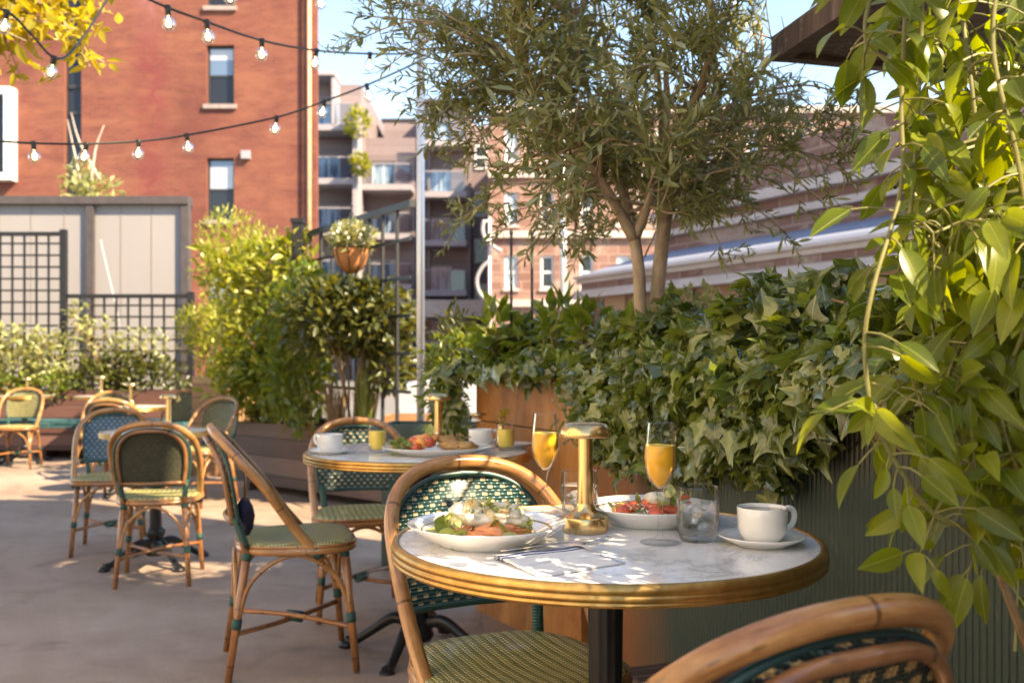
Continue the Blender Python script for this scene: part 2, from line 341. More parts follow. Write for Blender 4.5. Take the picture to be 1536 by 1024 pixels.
c=S(m.nt,bt.outputs[0]); n=m.noise(.9,'UV',(.55,2.6,1),7,.7,.5); c=m.mix(n.ramp(.40,.62)*.75,c,(.25,.092,.052)); n2=m.noise(.5,'UV',(1,.9,1),6,.65); c=m.mix(n2.ramp(.47,.64)*.7,c,(.115,.028,.022)); n3=m.noise(1.6,'UV',(.35,2.2,1),7,.75,1.2); c=m.mix(n3.ramp(.54,.66)*.5,c,(.09,.024,.020))
u,v,_=m.xyz('UV'); wob=(m.noise(.35,'UV',(1,1,1),5)-.5)*.9; st=(((u+9.75+wob*1.3).abs())/.60); stain=(st*-1+1).mx(0)*m.noise(1.6,'UV',(1,.8,1),7,.75,.8).ramp(.36,.56); c=m.mix(stain*.85,c,(.165,.026,.032)); c=m.mix((stain*(v-9.4).ramp(0,1.5)*.6),c,(.40,.19,.17))
m.col(c); m.bump(S(m.nt,bt.outputs[1])*-1,.4,.01); M['brick']=m.m
m=Mat('dark_glass',(.018,.020,.028),.08,.0); m.b.inputs['IOR'].default_value=1.45; m.bump(m.noise(.8,detail=2),.06,.05); M['pane']=m.m
m=Mat('curtained_glass',rough=.08); m.b.inputs['IOR'].default_value=1.9; x,y,z=m.xyz('Object'); m.col(m.mix(m.noise(1.3,'Object',(3,1,.6),4).ramp(.42,.6),(.12,.17,.23),(.52,.58,.64))); M['pane_pale']=m.m
m=Mat('blind_glass',rough=.06); m.b.inputs['IOR'].default_value=2.0; x,y,z=m.xyz('Object'); m.col(m.mix(((z-5.9).abs().lt(.35)).mx((z-9.25).abs().lt(.14)),(.10,.15,.23),(.42,.43,.45))); M['pane_blind']=m.m
M['window_frame']=Mat('dark_window_frame',(.03,.03,.035),.5).m
M['white_frame']=Mat('white_window_frame',(.74,.73,.72),.5).m
M['sill']=simple('stone_sill',(.26,.20,.19),(.34,.28,.26),10,.8)
M['pipe']=simple('orange_painted_pipe',(.62,.30,.16),(.70,.42,.26),6,.5)
M['clad']=planks('purple_brown_cladding',(.165,.125,.13),(.225,.17,.175),(.28,.22,.22),w=.6,gap=.012)
M['slab']=simple('pale_slab',(.30,.27,.30),(.36,.33,.355),2,.8)
m=Mat('sandstone',rough=.9); bt=m.nt.nodes.new('ShaderNodeTexBrick'); m.lk(m.coord('UV'),bt.inputs['Vector']); bt.inputs['Scale'].default_value=1; bt.inputs['Brick Width'].default_value=.9; bt.inputs['Row Height'].default_value=.42; bt.inputs['Mortar Size'].default_value=.02
bt.inputs['Color1'].default_value=(.20,.10,.08,1); bt.inputs['Color2'].default_value=(.26,.15,.12,1); bt.inputs['Mortar'].default_value=(.38,.27,.22,1)
n=m.noise(.55,'UV',(.8,1.3,1),6,.65,1.); c=m.mix(n.ramp(.50,.62)*.75,S(m.nt,bt.outputs[0]),(.42,.32,.26)); m.col(c); M['sandstone']=m.m
M['cornice']=simple('cornice_stone',(.44,.37,.34),(.55,.48,.44),2,.75)
M['slate']=planks('blue_slate_roof',(.15,.17,.24),(.22,.25,.33),(.30,.33,.41),w=.35)
M['wall_wood']=planks('wooden_wall_panels',(.20,.10,.05),(.30,.17,.09),(.38,.23,.13),False,w=1.1,gap=.05)
M['teal_cushion']=simple('teal_cushion',(.018,.075,.085),(.03,.11,.12),12,.8)
M['coir']=simple('coir_basket',(.42,.14,.04),(.60,.27,.10),45,.9)
M['black']=Mat('black_plastic',(.012,.012,.012),.45).m
M['filament']=Mat('filament',(.85,.50,.14),.4,.3).m
M['car_paint']=Mat('silver_car_paint',(.62,.64,.68),.25,.4,Coat_Weight=.8).m
M['car_glass']=Mat('car_glass',(.02,.06,.16),.05,Specular_IOR_Level=1.).m
M['tyre']=Mat('tyre_rubber',(.015,.015,.016),.85).m
M['sign_white']=Mat('white_sign_tube',(.36,.36,.37),.35).m

# ------------------------------------------------------------------ leaf scatter
def leaf_tmpl(width=.4, curl=-.2, fold=.12, nl=5, peak=.45, tip=1.0, wave=0):
    V=[];Fc=[];U=[]
    for i in range(nl+1):
        y=i/nl
        w=width/2*(math.sin(PI*min(1,y**(math.log(.5)/math.log(peak))))**tip)+ .004
        z=curl*y*y+wave*math.sin(y*9)
        for x in (-w,0,w): V.append((x,y,z+fold*abs(x)*2*(1 if x else 0))); U.append((.5+x/width*.98,y))
    for i in range(nl):
        a=i*3; Fc += [(a,a+1,a+4,a+3),(a+1,a+2,a+5,a+4)]
    return np.array(V),Fc,np.array(U)
def ivy_tmpl(curl=-.22, narrow=1., cup=.10):
    R=[(.10,-.13),(.24,-.17),(.35,-.08),(.36,.06),(.47,.15),(.55,.28),(.40,.36),(.27,.47),(.18,.64),(.09,.84)]
    ring=[(0,.02)]+R+[(0,1.)]+[(-x,y) for x,y in reversed(R)]
    def P(x,y): r2=x*x+(y-.3)**2; return (x*narrow,y,curl*r2+cup*abs(x)+.05*math.sin(7*x+5*y)-(.035 if abs(x)<.01 else 0))
    V=[P(0,.30)]; U=[(.5,.30)]
    for k in (.5,1):
        for x,y in ring: V.append(P(x*k,.3+(y-.3)*k)); U.append((.5+x*k*.8,.3+(y-.3)*k))
    n=len(ring); Fc=[(0,i,i%n+1) for i in range(1,n+1)]+[(i,i+n,i%n+1+n,i%n+1) for i in range(1,n+1)]
    return np.array(V),Fc,np.array(U)
def star_tmpl():
    V=[];Fc=[];U=[]
    for k in range(5):
        a=-.95*PI*.5+k*(.95*PI/4); L=1-.12*abs(k-2); ca,sa=math.cos(a),math.sin(a); b=len(V)
        for (l,w,z) in ((0,0,0),(.5,.13,-.02),(1,0,-.2),(.5,-.13,-.02)):
            l*=L; V.append((l*sa+w*ca, l*ca-w*sa, z)); U.append((.5+w,l))
        Fc.append((b,b+1,b+2,b+3))
    return np.array(V),Fc,np.array(U)
def nrm(a): return a/np.maximum(np.linalg.norm(a,axis=-1,keepdims=True),1e-9)
class LB:                                          # leaf batches -> one mesh
    def __init__(s): s.V=[];s.F=[];s.U=[];s.n=0
    def add(s,tm,P,D,N,L):
        tv,tf,tu=tm; P=np.asarray(P,float); 
        if len(P)==0: return
        D=nrm(np.asarray(D,float)); N=np.asarray(N,float); N=nrm(N-D*(N*D).sum(1,keepdims=True)); X=np.cross(D,N); L=np.asarray(L,float).reshape(-1,1,1)
        v=P[:,None,:]+L*(tv[None,:,0:1]*X[:,None,:]+tv[None,:,1:2]*D[:,None,:]+tv[None,:,2:3]*N[:,None,:])
        k=len(tv); b=s.n
        for i in range(len(P)):
            o=b+i*k
            for f in tf: s.F.append([o+q for q in f])
        s.V.append(v.reshape(-1,3)); s.U.append(np.tile(tu,(len(P),1))); s.n+=k*len(P)
    def addr(s,tms,P,D,N,L):
        P=np.asarray(P);D=np.asarray(D);N=np.asarray(N);L=np.asarray(L); k=rng.integers(0,len(tms),len(P))
        for i,t in enumerate(tms):
            q=k==i; s.add(t,P[q],D[q],N[q],L[q])
    def build(s,name,mat,parent=None):
        V=np.concatenate(s.V); U=np.concatenate(s.U); me=bpy.data.meshes.new(name); me.from_pydata(V.tolist(),[],s.F)
        me.materials.append(mat); me.polygons.foreach_set('use_smooth',[True]*len(s.F))
        ul=me.uv_layers.new(name='UVMap'); li=np.empty(len(me.loops),dtype=np.int32); me.loops.foreach_get('vertex_index',li); ul.data.foreach_set('uv',U[li].astype(np.float32).ravel())
        me.update(); o=bpy.data.objects.new(name,me); COL.objects.link(o)
        if parent: o.parent=parent
        return o
def rdir(n): return nrm(rng.normal(size=(n,3)))
def in_blobs(n, blobs, shell=.55):
    w=np.array([b[3]*b[4]*b[5] for b in blobs])**.7; w/=w.sum(); k=rng.choice(len(blobs),n,p=w); d=rdir(n); r=shell+(1.05-shell)*rng.random(n)**.7
    B=np.array(blobs); return B[k,:3]+d*r[:,None]*B[k,3:6], d
T_OVAL=[leaf_tmpl(.42,c,f,5,.42) for c,f in ((-.25,.14),(-.1,.22),(-.4,.08),(.08,.18))]
T_FINE=[leaf_tmpl(.44,c,f,8,.43,.9) for c,f in ((-.22,.16),(-.05,.26),(-.42,.12),(-.55,.2))]
T_LANCE=[leaf_tmpl(.23,c,f,3,.5) for c,f in ((-.12,.1),(.1,.2),(-.25,.05))]
T_QUICK=[leaf_tmpl(.45,c,.15,2,.5) for c in (-.2,.1)]
T_IVY=[ivy_tmpl(c,n,q) for c,n,q in ((-.32,1,.16),(-.5,.9,.28),(-.2,1.1,.06),(-.4,.78,.32),(.15,.95,-.22))]

def shrub(name,label,cat,base,blobs,nleaf,size,mat,stem=M['stem_brown'],tms=T_OVAL,stems=6,group=None,shell=.4,up=.35,height=None,stem_r=.012):
    o=empty(name,base,0,label,cat,group); bz=Vector(base)
    P,d=in_blobs(nleaf,blobs,shell); P=P-np.array(bz)
    D=nrm(d*.8+rdir(nleaf)*.9+np.array((0,0,up))); N=nrm(np.array((0,0,1))+rdir(nleaf)*.7+d*.3)
    lb=LB(); lb.addr(tms,P,D,N,size*(.6+.7*rng.random(nleaf))); lb.build('foliage',mat,o)
    mb=MB()
    for i in range(stems):
        b=random.choice(blobs); t=Vector(b[:3])-bz+Vector((random.uniform(-.6,.6)*b[3],random.uniform(-.6,.6)*b[4],random.uniform(-.2,.7)*b[5]))
        r0=Vector((random.uniform(-.06,.06),random.uniform(-.06,.06),0)); mid=r0.lerp(t,.5)+Vector((random.uniform(-.05,.05),random.uniform(-.05,.05),.06))
        mb.tube([r0,mid,t],[stem_r,stem_r*.8,stem_r*.3],6,4)
    mb.build('stem',stem,o); return o

# ================================================================== SETTING
ys=[-6,-1,0,1,2,2.6,3.2,3.6,4.1,4.6,5.0,6,7,8,9,10,11,12]
mb=MB(); nx=24
vs=[];fs=[]
for y in ys:
    for i in range(nx+1): x=-11+i*(14/nx); vs.append((x,y,gz(y)))
for j in range(len(ys)-1):
    for i in range(nx): a=j*(nx+1)+i; fs.append((a,a+1,a+nx+2,a+nx+1))
mb.add(vs,fs,[(v[0],v[1]) for v in vs]); tag(mb.build('patio_floor',M['concrete']),kind='structure')
mb=MB(); mb.quad((-400,-300,-.13),(400,-300,-.13),(400,900,-.13),(-400,900,-.13)); tag(mb.build('street_ground',M['asphalt']),kind='structure')

# ---- sky and sun
SUN=Vector((.60,-.38,.62)).normalized()
w=bpy.data.worlds.new('World'); sc.world=w; w.use_nodes=True; nt=w.node_tree
sky=nt.nodes.new('ShaderNodeTexSky'); sky.sky_type='NISHITA'; sky.sun_disc=False; sky.sun_elevation=math.asin(SUN.z); sky.sun_rotation=math.atan2(SUN.x,SUN.y)
sky.air_density=1.0; sky.dust_density=.25; sky.ozone_density=2.6
nt.links.new(sky.outputs[0],nt.nodes['Background'].inputs[0]); nt.nodes['Background'].inputs[1].default_value=.105
ld=bpy.data.lights.new('sun','SUN'); ld.energy=3.8; ld.angle=math.radians(.5); ld.color=(1,.87,.68)
lo=bpy.data.objects.new('sun',ld); COL.objects.link(lo); lo.rotation_euler=SUN.to_track_quat('Z','Y').to_euler(); lo.location=(0,0,30)

# ---- facades
def facade(mb,x0,x1,z0,z1,holes,y=0,depth=.12,m=0):
    xs=sorted({x0,x1,*[h[0] for h in holes],*[h[1] for h in holes]}); zs=sorted({z0,z1,*[h[2] for h in holes],*[h[3] for h in holes]})
    for i in range(len(xs)-1):
        for j in range(len(zs)-1):
            cx=(xs[i]+xs[i+1])/2; cz=(zs[j]+zs[j+1])/2
            if any(h[0]<cx<h[1] and h[2]<cz<h[3] for h in holes): continue
            a,b,c,d=xs[i],xs[i+1],zs[j],zs[j+1]; mb.quad((a,y,c),(b,y,c),(b,y,d),(a,y,d),m,[(a,c),(b,c),(b,d),(a,d)])
    for a,b,c,d in holes:
        Y=y+depth
        mb.quad((a,y,c),(a,y,d),(a,Y,d),(a,Y,c),m); mb.quad((b,y,d),(b,y,c),(b,Y,c),(b,Y,d),m)
        mb.quad((a,y,d),(b,y,d),(b,Y,d),(a,Y,d),m); mb.quad((b,y,c),(a,y,c),(a,Y,c),(b,Y,c),m)
def shell_box(mb,x0,x1,y0,y1,z0,z1,m=0,back=None):             # sides, back and roof of a building whose front is a facade at y0
    mb.quad((x0,y1,z0),(x0,y0,z0),(x0,y0,z1),(x0,y1,z1),m,[(y1,z0),(y0,z0),(y0,z1),(y1,z1)]); xb=x1 if back is None else back; mb.quad((x1,y0,z0),(xb,y1,z0),(xb,y1,z1),(x1,y0,z1),m,[(y0,z0),(y1,z0),(y1,z1),(y0,z1)])
    mb.quad((xb,y1,z0),(x0,y1,z0),(x0,y1,z1),(xb,y1,z1),m); mb.quad((x0,y0,z1),(x1,y0,z1),(xb,y1,z1),(x0,y1,z1),m)
def window(par,h,y,fw,frame,pane,mid=True,vmid=False,sill=None,name='window'):
    a,b,c,d=h; mb=MB()
    for bx in ((a,a+fw,c,d),(b-fw,b,c,d),(a+fw,b-fw,c,c+fw),(a+fw,b-fw,d-fw,d)): mb.box(bx[0],bx[1],y,y+.07,bx[2],bx[3])
    if mid: mb.box(a+fw,b-fw,y+.01,y+.06,(c+d)/2-fw/2,(c+d)/2+fw/2)
    if vmid: mb.box((a+b)/2-fw/2,(a+b)/2+fw/2,y+.012,y+.058,c+fw,d-fw)
    o=mb.build(name,frame,par)
    if isinstance(pane,tuple):
        e=(c+d)/2; g=MB(); g.box(a+fw*.5,b-fw*.5,y+.03,y+.045,c+fw*.5,e); g.build('lower_pane',pane[0],o); g=MB(); g.box(a+fw*.5,b-fw*.5,y+.026,y+.041,e+.002,d-fw*.5); g.build('upper_pane',pane[1],o)
    else: g=MB(); g.box(a+fw*.5,b-fw*.5,y+.03,y+.045,c+fw*.5,d-fw*.5); g.build('pane',pane,o)
    if sill: q=MB(); q.box(a-.08,b+.08,y-.20,y-.002,c-.12,c-.004); q.build('sill',sill,o)
    return o

# ---- red brick building (front wall 26 m away)
D0=26.; fx=lambda px:(px-CX)/F*D0; fz=lambda py:HC-(py-HY)/F*D0
bb=empty('brick_building',(0,D0,0),0,'tall red brick building with narrow dark sash windows behind the string lights','building')
wins=[(fx(310),fx(351),fz(157),fz(68)),(fx(310),fx(351),fz(330),fz(237)),(fx(310),fx(351),fz(10),fz(-82)),(fx(310),fx(351),fz(500),fz(410))]
slot=(fx(96),fx(122),fz(300),fz(-60)); mb=MB()
facade(mb,fx(-420),fx(474),-.13,14.5,wins+[slot],0,.22); shell_box(mb,fx(-420),fx(474),0,14,-.13,14.5,0,fx(474)*1.56)
mb.box(fx(455),fx(461),-.10,-.002,-.13,14.5); mb.box(fx(470),fx(477.5),-.14,-.003,-.13,14.5)
mb.build('wall',M['brick'],bb)
for h in wins: window(bb,h,.12,.055,M['window_frame'],(M['pane'],M['pane_blind']),sill=M['sill'])
o=window(bb,slot,.15,.05,M['window_frame'],M['pane'],False); o.name='stair_window'
for r in (128,168,88): q=MB(); q.box(slot[0]+.05,slot[1]-.05,.13,.2,fz(r)-.05,fz(r)+.05); q.build('transom',M['window_frame'],o)
mb=MB(); mb.tube([(fx(465.5),-.14,-.1),(fx(465.5),-.14,14.3)],.06,10); mb.build('downpipe',M['pipe'],bb)
mb=MB(); mb.box(fx(363),fx(376),-.12,-.002,fz(239),fz(227)); mb.build('wall_vent',M['slab'],bb,bevel=.02)
a,b,c,d=fx(-70),fx(26),fz(273),fz(135); t=.19; mb=MB()
for bx in ((a,a+t,c,d),(b-t,b,c,d),(a+t,b-t,c,c+t),(a+t,b-t,d-t,d)): mb.box(bx[0],bx[1],-.35,-.004,bx[2],bx[3])
o=mb.build('bay_window',M['white_frame'],bb); mb=MB(); mb.box(a+t,b-t,-.2,-.1,c+t,d-t); mb.build('pane',M['pane'],o)

# ---- balcony apartment block 55 m away
D1=55.; fx=lambda px:(px-CX)/F*D1; fz=lambda py:HC-(py-HY)/F*D1
ap=empty('apartment_building',(0,D1,0),0,'purple brown apartment block with stacked glass balconies beyond the steel pole','building')
doors=[]; rows=[(172,208),(244,284),(318,356),(392,430),(466,504)]
stacks=[(476,542,0,-3.0),(550,618,1,-1.2),(638,698,1,-.6)]
mb=MB(); holes={k:[] for k in range(3)}
for k,(x0,x1,s0,y) in enumerate(stacks):
    for r0,r1 in rows[s0 if k<2 else 0:]:
        if k==1: r0+=0
        if k==2: r0,r1=r0+8,r1+8
        holes[k].append((fx(x0+(x1-x0)*.10),fx(x0+(x1-x0)*.62),fz(r1-4),fz(r0-4)))
for k,(x0,x1,top) in enumerate(((440,548,138),(548.3,622,205),(622.3,705,150))):
    facade(mb,fx(x0),fx(x1),-.13,fz(top),holes[k],stacks[k][3]+1.5,.3); shell_box(mb,fx(x0),fx(x1),stacks[k][3]+1.5,14,-.13,fz(top))
mb.box(fx(560),fx(622),4.5,13,fz(206),fz(152)); mb.box(fx(705.3),fx(745),3.2,13,-.13,fz(168))
mb.build('wall',M['clad'],ap)
for k in range(3):
    x0,x1,_,y=stacks[k]
    for a,b,c,d in holes[k]:
        window(ap,(a,b,c,d),y+1.65,.07,M['white_frame'],M['pane_pale'],False,True,name='balcony_door')
        mb=MB(); mb.box(fx(x0-3),fx(x1+3),y-.2,y+1.495,c-.42,c-.10); bo=mb.build('balcony',M['slab'],ap)
        g=MB(); g.box(fx(x0),fx(x1),y-.15,y-.12,c-.09,c+1.0); g.box(fx(x1)-.03,fx(x1),y-.11,y+1.4,c-.09,c+1.0); g.build('glass_railing',M['rail_glass'],bo)
        g=MB(); g.box(fx(x0),fx(x1),y-.17,y-.10,c+1.005,c+1.06); g.build('handrail',M['slab'],bo)
mb=MB()
for px in (546,): mb.box(fx(px-3),fx(px+3),-3.25,-1.502,-.13,fz(190))
mb.box(fx(513),fx(517),-3.2,-1.502,fz(208),fz(140)); mb.box(fx(474),fx(518),-3.3,-1.502,fz(138),fz(133)); mb.build('pillar',M['slab'],ap)
mb=MB(); mb.box(fx(622),fx(706),.3,14.2,fz(150)+.002,fz(146)); mb.box(fx(556),fx(621.9),4.4,13.1,fz(152)+.002,fz(149)); mb.build('roof_edge',M['grey_frame'],ap)
wl=[(fx(709),fx(728),fz(r+38),fz(r)) for r in (200,275,348,420)]
for h in wl: window(ap,h,3.1,.08,M['white_frame'],M['pane'],True)
mb=MB(); mb.box(fx(590),fx(732),-2.2,-.802,fz(478),fz(453)); mb.build('white_parapet',M['cornice'],ap)
q=MB(); q.box(fx(640.5),fx(644.5),.2,.899,fz(480),fz(160)); q.build('wall_pier',M['clad'],ap)
for nm,px,py,rr in (('balcony_plant',536,188,.75),('balcony_plant',541,250,.55)):
    b=W(px,py,D1-3.6); sh=shrub(nm,b-Vector((0,0,rr)) and None,None,tuple(b-Vector((0,0,rr))),[(b.x,b.y,b.z+.1,rr*.9,.4,rr*1.0)],240,.34,M['shrub_yellow'],tms=T_QUICK,stems=3)
    tag(sh,'large leafy plant on the top left balcony of the apartments' if py<200 else 'smaller leafy plant on the second highest left balcony','plant','balcony plants')

# ---- sandstone building and its low wing
D2=45.; fx=lambda px:(px-CX)/F*D2; fz=lambda py:HC-(py-HY)/F*D2
sb=empty('sandstone_building',(0,D2,0),0,'pink and cream sandstone building with white framed windows behind the olive tree','building')
hs=[]
for r in (383,288,193):
    for px in (757,811,870,925,985,1050,1120,1190,1260): hs.append((fx(px),fx(px+20),fz(r+50),fz(r)))
mb=MB(); facade(mb,fx(733),fx(1900),-.13,12.6,hs,0,.3); shell_box(mb,fx(733),fx(1900),0,16,-.13,12.6); mb.build('wall',M['sandstone'],sb)
for i,h in enumerate(hs): window(sb,h,.1,.11,M['white_frame'],M['pane'] if i%3 else M['pane_pale'],True,False,sill=M['cornice'])
mb=MB()
for r in (455,352,262,165): mb.box(fx(732.6),fx(1899),-.22,-.003,fz(r)-.16,fz(r)+.16)
mb.build('stone_band',M['cornice'],sb)
P0=Vector((1.95,27.,0)); P1=Vector((6.6,18.,0)); dv=(P1-P0).normalized(); P1=P0+dv*16; L=(P1-P0).length
ang=math.atan2(dv.y,dv.x); wg=empty('low_wing',tuple(P0),ang,'long low wooden fronted annexe with blue slate roof and stone cornice','building')   # local x runs towards the camera, local +y faces away from it
# outward face is on local -y side after rotation (towards the yard)
s=-1
mb=MB(); mb.box(0,L,0,6,-.13,2.70); mb.build('wall',M['wall_wood'],wg)
mb=MB(); mb.box(-.25,L,-.30,6.2,2.702,2.80); mb.box(-.15,L,-.18,6.1,2.802,2.92); mb.box(-.12,L,-.12,6.1,3.12,3.24); mb.box(-.05,L,-.26,6.1,3.242,3.32); mb.build('cornice',M['cornice'],wg,bevel=.02)
mb=MB(); mb.box(0,L,-.03,6,2.922,3.118); mb.build('brick_band',M['sandstone'],wg)
mb=MB(); mb.add([(0,-.2,3.325),(L,-.2,3.325),(L,2.2,4.05),(0,2.2,4.05),(0,2.2,3.326),(L,2.2,3.326)],[(0,1,2,3),(3,2,5,4),(0,3,4),(1,5,2)],None,0,False); mb.build('roof',M['slate'],wg)
mb=MB(); mb.box(.6,L,2.25,6,3.33,6.2); mb.build('upper_wall',M['sandstone'],wg)
mb=MB(); mb.box(.5,L,2.05,2.248,4.45,4.62); mb.box(.5,L,1.95,2.247,4.9,5.15); mb.build('upper_cornice',M['cornice'],wg)
for k in range(7):
    mb=MB(); x=.5+k*2.2; mb.box(x,x+.14,-.09,-.002,-.1,2.68); mb.build('timber_post',M['wall_wood'],wg)

# ---- curved white sign at the corner of the sandstone building
ws=empty('curved_sign',(0,30.,0),0,'white curved tube sign beside the corner of the sandstone building','sign')
def spt(px,py): p=W(px,py,30.); return (p.x,0,p.z)
for pts in ([(726,330),(724,345),(728,358),(738,368),(752,377)],[(734,392),(724,400),(716,415),(716,430),(722,443),(733,452)]):
    mb=MB(); mb.tube([spt(*p) for p in pts],.06,10,6); mb.build('letter_tube',M['sign_white'],ws)
mb=MB(); mb.tube([(spt(734,392)[0],.12,-.1),(spt(734,392)[0],.12,spt(0,325)[2])],.05,8); mb.bar((spt(734,392)[0],.12,spt(0,331)[2]),(spt(726,331)[0],0,spt(0,331)[2]),.05); mb.build('support_post',M['pole'],ws)

# ---- white panelled shed with dark frame
D3=13.5; fx=lambda px:(px-CX)/F*D3; fz=lambda py:HC-(py-HY)/F*D3
sh=empty('panelled_shed',(0,D3,0),0,'white panelled shed with dark grey frame behind the black trellis','shed')
zt=fz(302); mb=MB(); x0,x1=fx(-260),fx(276); mb.quad((x0,0,-.12),(x1,0,-.12),(x1,0,zt-.05),(x0,0,zt-.05)); shell_box(mb,x0,x1,0,3.2,-.12,zt-.05,0,x1*1.25); mb.build('wall_panel',M['white_panel'],sh)
mb=MB(); mb.box(fx(-262),fx(285),-.09,.12,zt-.048,zt+.06); mb.add([(fx(-262),.121,zt-.048),(fx(285),.121,zt-.048),(fx(285)*1.25,3.3,zt-.048),(fx(-262),3.3,zt-.048),(fx(-262),.121,zt+.05),(fx(285),.121,zt+.05),(fx(285)*1.25,3.3,zt+.05),(fx(-262),3.3,zt+.05)],[(0,1,5,4),(1,2,6,5),(2,3,7,6),(3,0,4,7),(4,5,6,7),(3,2,1,0)],None,0,False); mb.box(fx(274),fx(285),-.07,.06,-.12,zt-.05); mb.box(fx(132),fx(143),-.07,-.002,-.12,zt-.05); mb.box(fx(-100),fx(-89),-.07,-.002,-.12,zt-.05); mb.build('frame',M['grey_frame'],sh,bevel=.012)
mb=MB()
for px in (-50,0,47,97,182,228): mb.box(fx(px)-.008,fx(px)+.008,-.006,.002,-.1,zt-.06)
mb.build('panel_seam',M['seam'],sh)

# ---- trellises
def trellis(label,x0,x1,y,z0,z1,n,post=(.07,),x1y=None,cat='trellis',posts=(1,1)):
    y1=y if x1y is None else x1y; A=Vector((x0,y,0)); B=Vector((x1,y1,0)); L=(B-A).length
    o=empty('trellis',(x0,y,0),math.atan2(y1-y,x1-x0),label,cat,'black trellis screens')
    p=post[0]
    for k,x in enumerate((0,L-p)):
        if posts[k]: mb=MB(); mb.box(x,x+p,-p/2,p/2,gz(y)-.02,z1+.03); mb.build('post',M['black_metal'],o,bevel=.006)
    a=p if posts[0] else 0; b=L-p if posts[1] else L
    mb=MB(); mb.box(a,b,-.025,.025,z1-.05,z1); mb.box(a,b,-.025,.025,z0-.05,z0)
    k=max(2,round((b-a)/n)); 
    for i in range(1,k): x=a+(b-a)*i/k; mb.box(x-.012,x+.012,-.010,.010,z0,z1-.05)
    k=max(2,round((z1-z0)/n))
    for i in range(1,k): z=z0+(z1-z0)*i/k; mb.box(a,b,-.022,-.0105,z-.012,z+.012)
    mb.build('lattice',M['black_metal'],o); return o
D4=12.2; fx=lambda px:(px-CX)/F*D4; fz=lambda py:HC-(py-HY)/F*D4
trellis('tall black square lattice trellis at the left edge in front of the white shed',fx(-190),fx(100),D4,.3,fz(348),.15,(.075,))
trellis('low black square lattice trellis behind the dark hedge',fx(101.5),fx(290),D4+.02,.3,fz(441),.15,(.075,),posts=(0,1))
trellis('black metal trellis fence carrying the hanging flower basket',-2.95,-.72,10.5,.55,2.22,.26,(.07,),7.0,posts=(1,0))
t=empty('fence_post',(*W(447,335,8.6).xy,0),0,'thick dark square post rising beside the trellis fence','post'); z=W(447,335,8.6).z
mb=MB(); mb.box(-.045,.045,-.045,.045,gz(8.6)-.01,z); mb.build('post_shaft',M['black_metal'],t,bevel=.006); mb=MB(); mb.box(-.055,.055,-.055,.055,z+.001,z+.04); mb.build('post_cap',M['black_metal'],t,bevel=.01)
o=empty('leaning_stake',tuple(G(172,12.7)),0,'thin white stake leaning in front of the white shed','stake'); a=W(178,478,12.7); b=W(151,362,12.7); c=Vector(o.location)
mb=MB(); mb.tube([Vector((a.x+.2,12.7,-.1))-c,a-c,b-c],.009,8); mb.build('shaft',M['sign_white'],o); mb=MB(); mb.blob(b-c,(.016,.016,.022),.05,2,2); mb.build('tip',M['sign_white'],o)

# ---- steel poles
def pole(name,px,d,r,top,label):
    g=G(px,d); o=empty(name,tuple(g),0,label,'pole'); mb=MB(); mb.tube([(0,0,.012),(0,0,top)],r,16); mb.build('shaft',M['pole'],o)
    mb=MB(); mb.lathe([(0,0),(r*2.4,0),(r*2.4,.012),(r*1.15,.014),(r*1.1,.06),(0,.06)],20); mb.build('base_flange',M['pole'],o); return o
pole('steel_pole',631,5.6,.0235,3.6,'tall galvanised steel pole standing left of the olive tree')
pole('steel_pole',845,9.5,.033,4.2,'far thin steel pole half hidden behind the olive tree crown')

# ---- canopy at top right
mbz=2.0; cn=empty('wooden_canopy',(.805,3.0,mbz),0,'weathered dark timber canopy corner jutting in at the top right','canopy')
c0=Vector((0,0,0)); e1=Vector((.23,-1.23,0)); e2=Vector((1.3,.37,0)); up=Vector((0,0,.05))
mb=MB(); P=[c0,c0+e2,c0+e1+e2,c0+e1]; ins=[p.lerp((c0+e1+e2)/2,.035)+Vector((0,0,.012)) for p in P]
mb.add([*ins,*[p+up for p in ins]],[(0,1,2,3),(7,6,5,4)],None,0,False); mb.build('soffit_board',M['soffit'],cn)
n1=e1.normalized(); n2=e2.normalized(); w=.05
mb=MB(); mb.bar(c0+n2*w/2+Vector((0,0,.035)),c0+e1+n2*w/2+Vector((0,0,.035)),w,.075); mb.build('fascia',M['soffit'],cn,bevel=.004); mb=MB(); mb.bar(c0+e2-n2*w/2+Vector((0,0,.035)),c0+e2+e1-n2*w/2+Vector((0,0,.035)),w,.075); mb.build('fascia',M['soffit'],cn,bevel=.004)
mb=MB(); mb.bar(c0+n2*w+n1*.022+Vector((0,0,.033)),c0+e2-n2*w+n1*.022+Vector((0,0,.033)),.045,.068); mb.build('fascia',M['soffit'],cn,bevel=.004); mb=MB(); mb.bar(c0+e1+n2*w-n1*.022+Vector((0,0,.033)),c0+e1+e2-n2*w-n1*.022+Vector((0,0,.033)),.045,.068); mb.build('fascia',M['soffit'],cn,bevel=.004)
mb=MB(); q=c0+e2*.93+e1*.12; mb.box(q.x-.05,q.x+.05,q.y-.05,q.y+.05,-mbz,.0); mb.build('support_post',M['soffit'],cn,bevel=.006); mb=MB(); q=c0+e2*.93+e1*.9; mb.box(q.x-.05,q.x+.05,q.y-.05,q.y+.05,-mbz,.0); mb.build('support_post',M['soffit'],cn,bevel=.006)

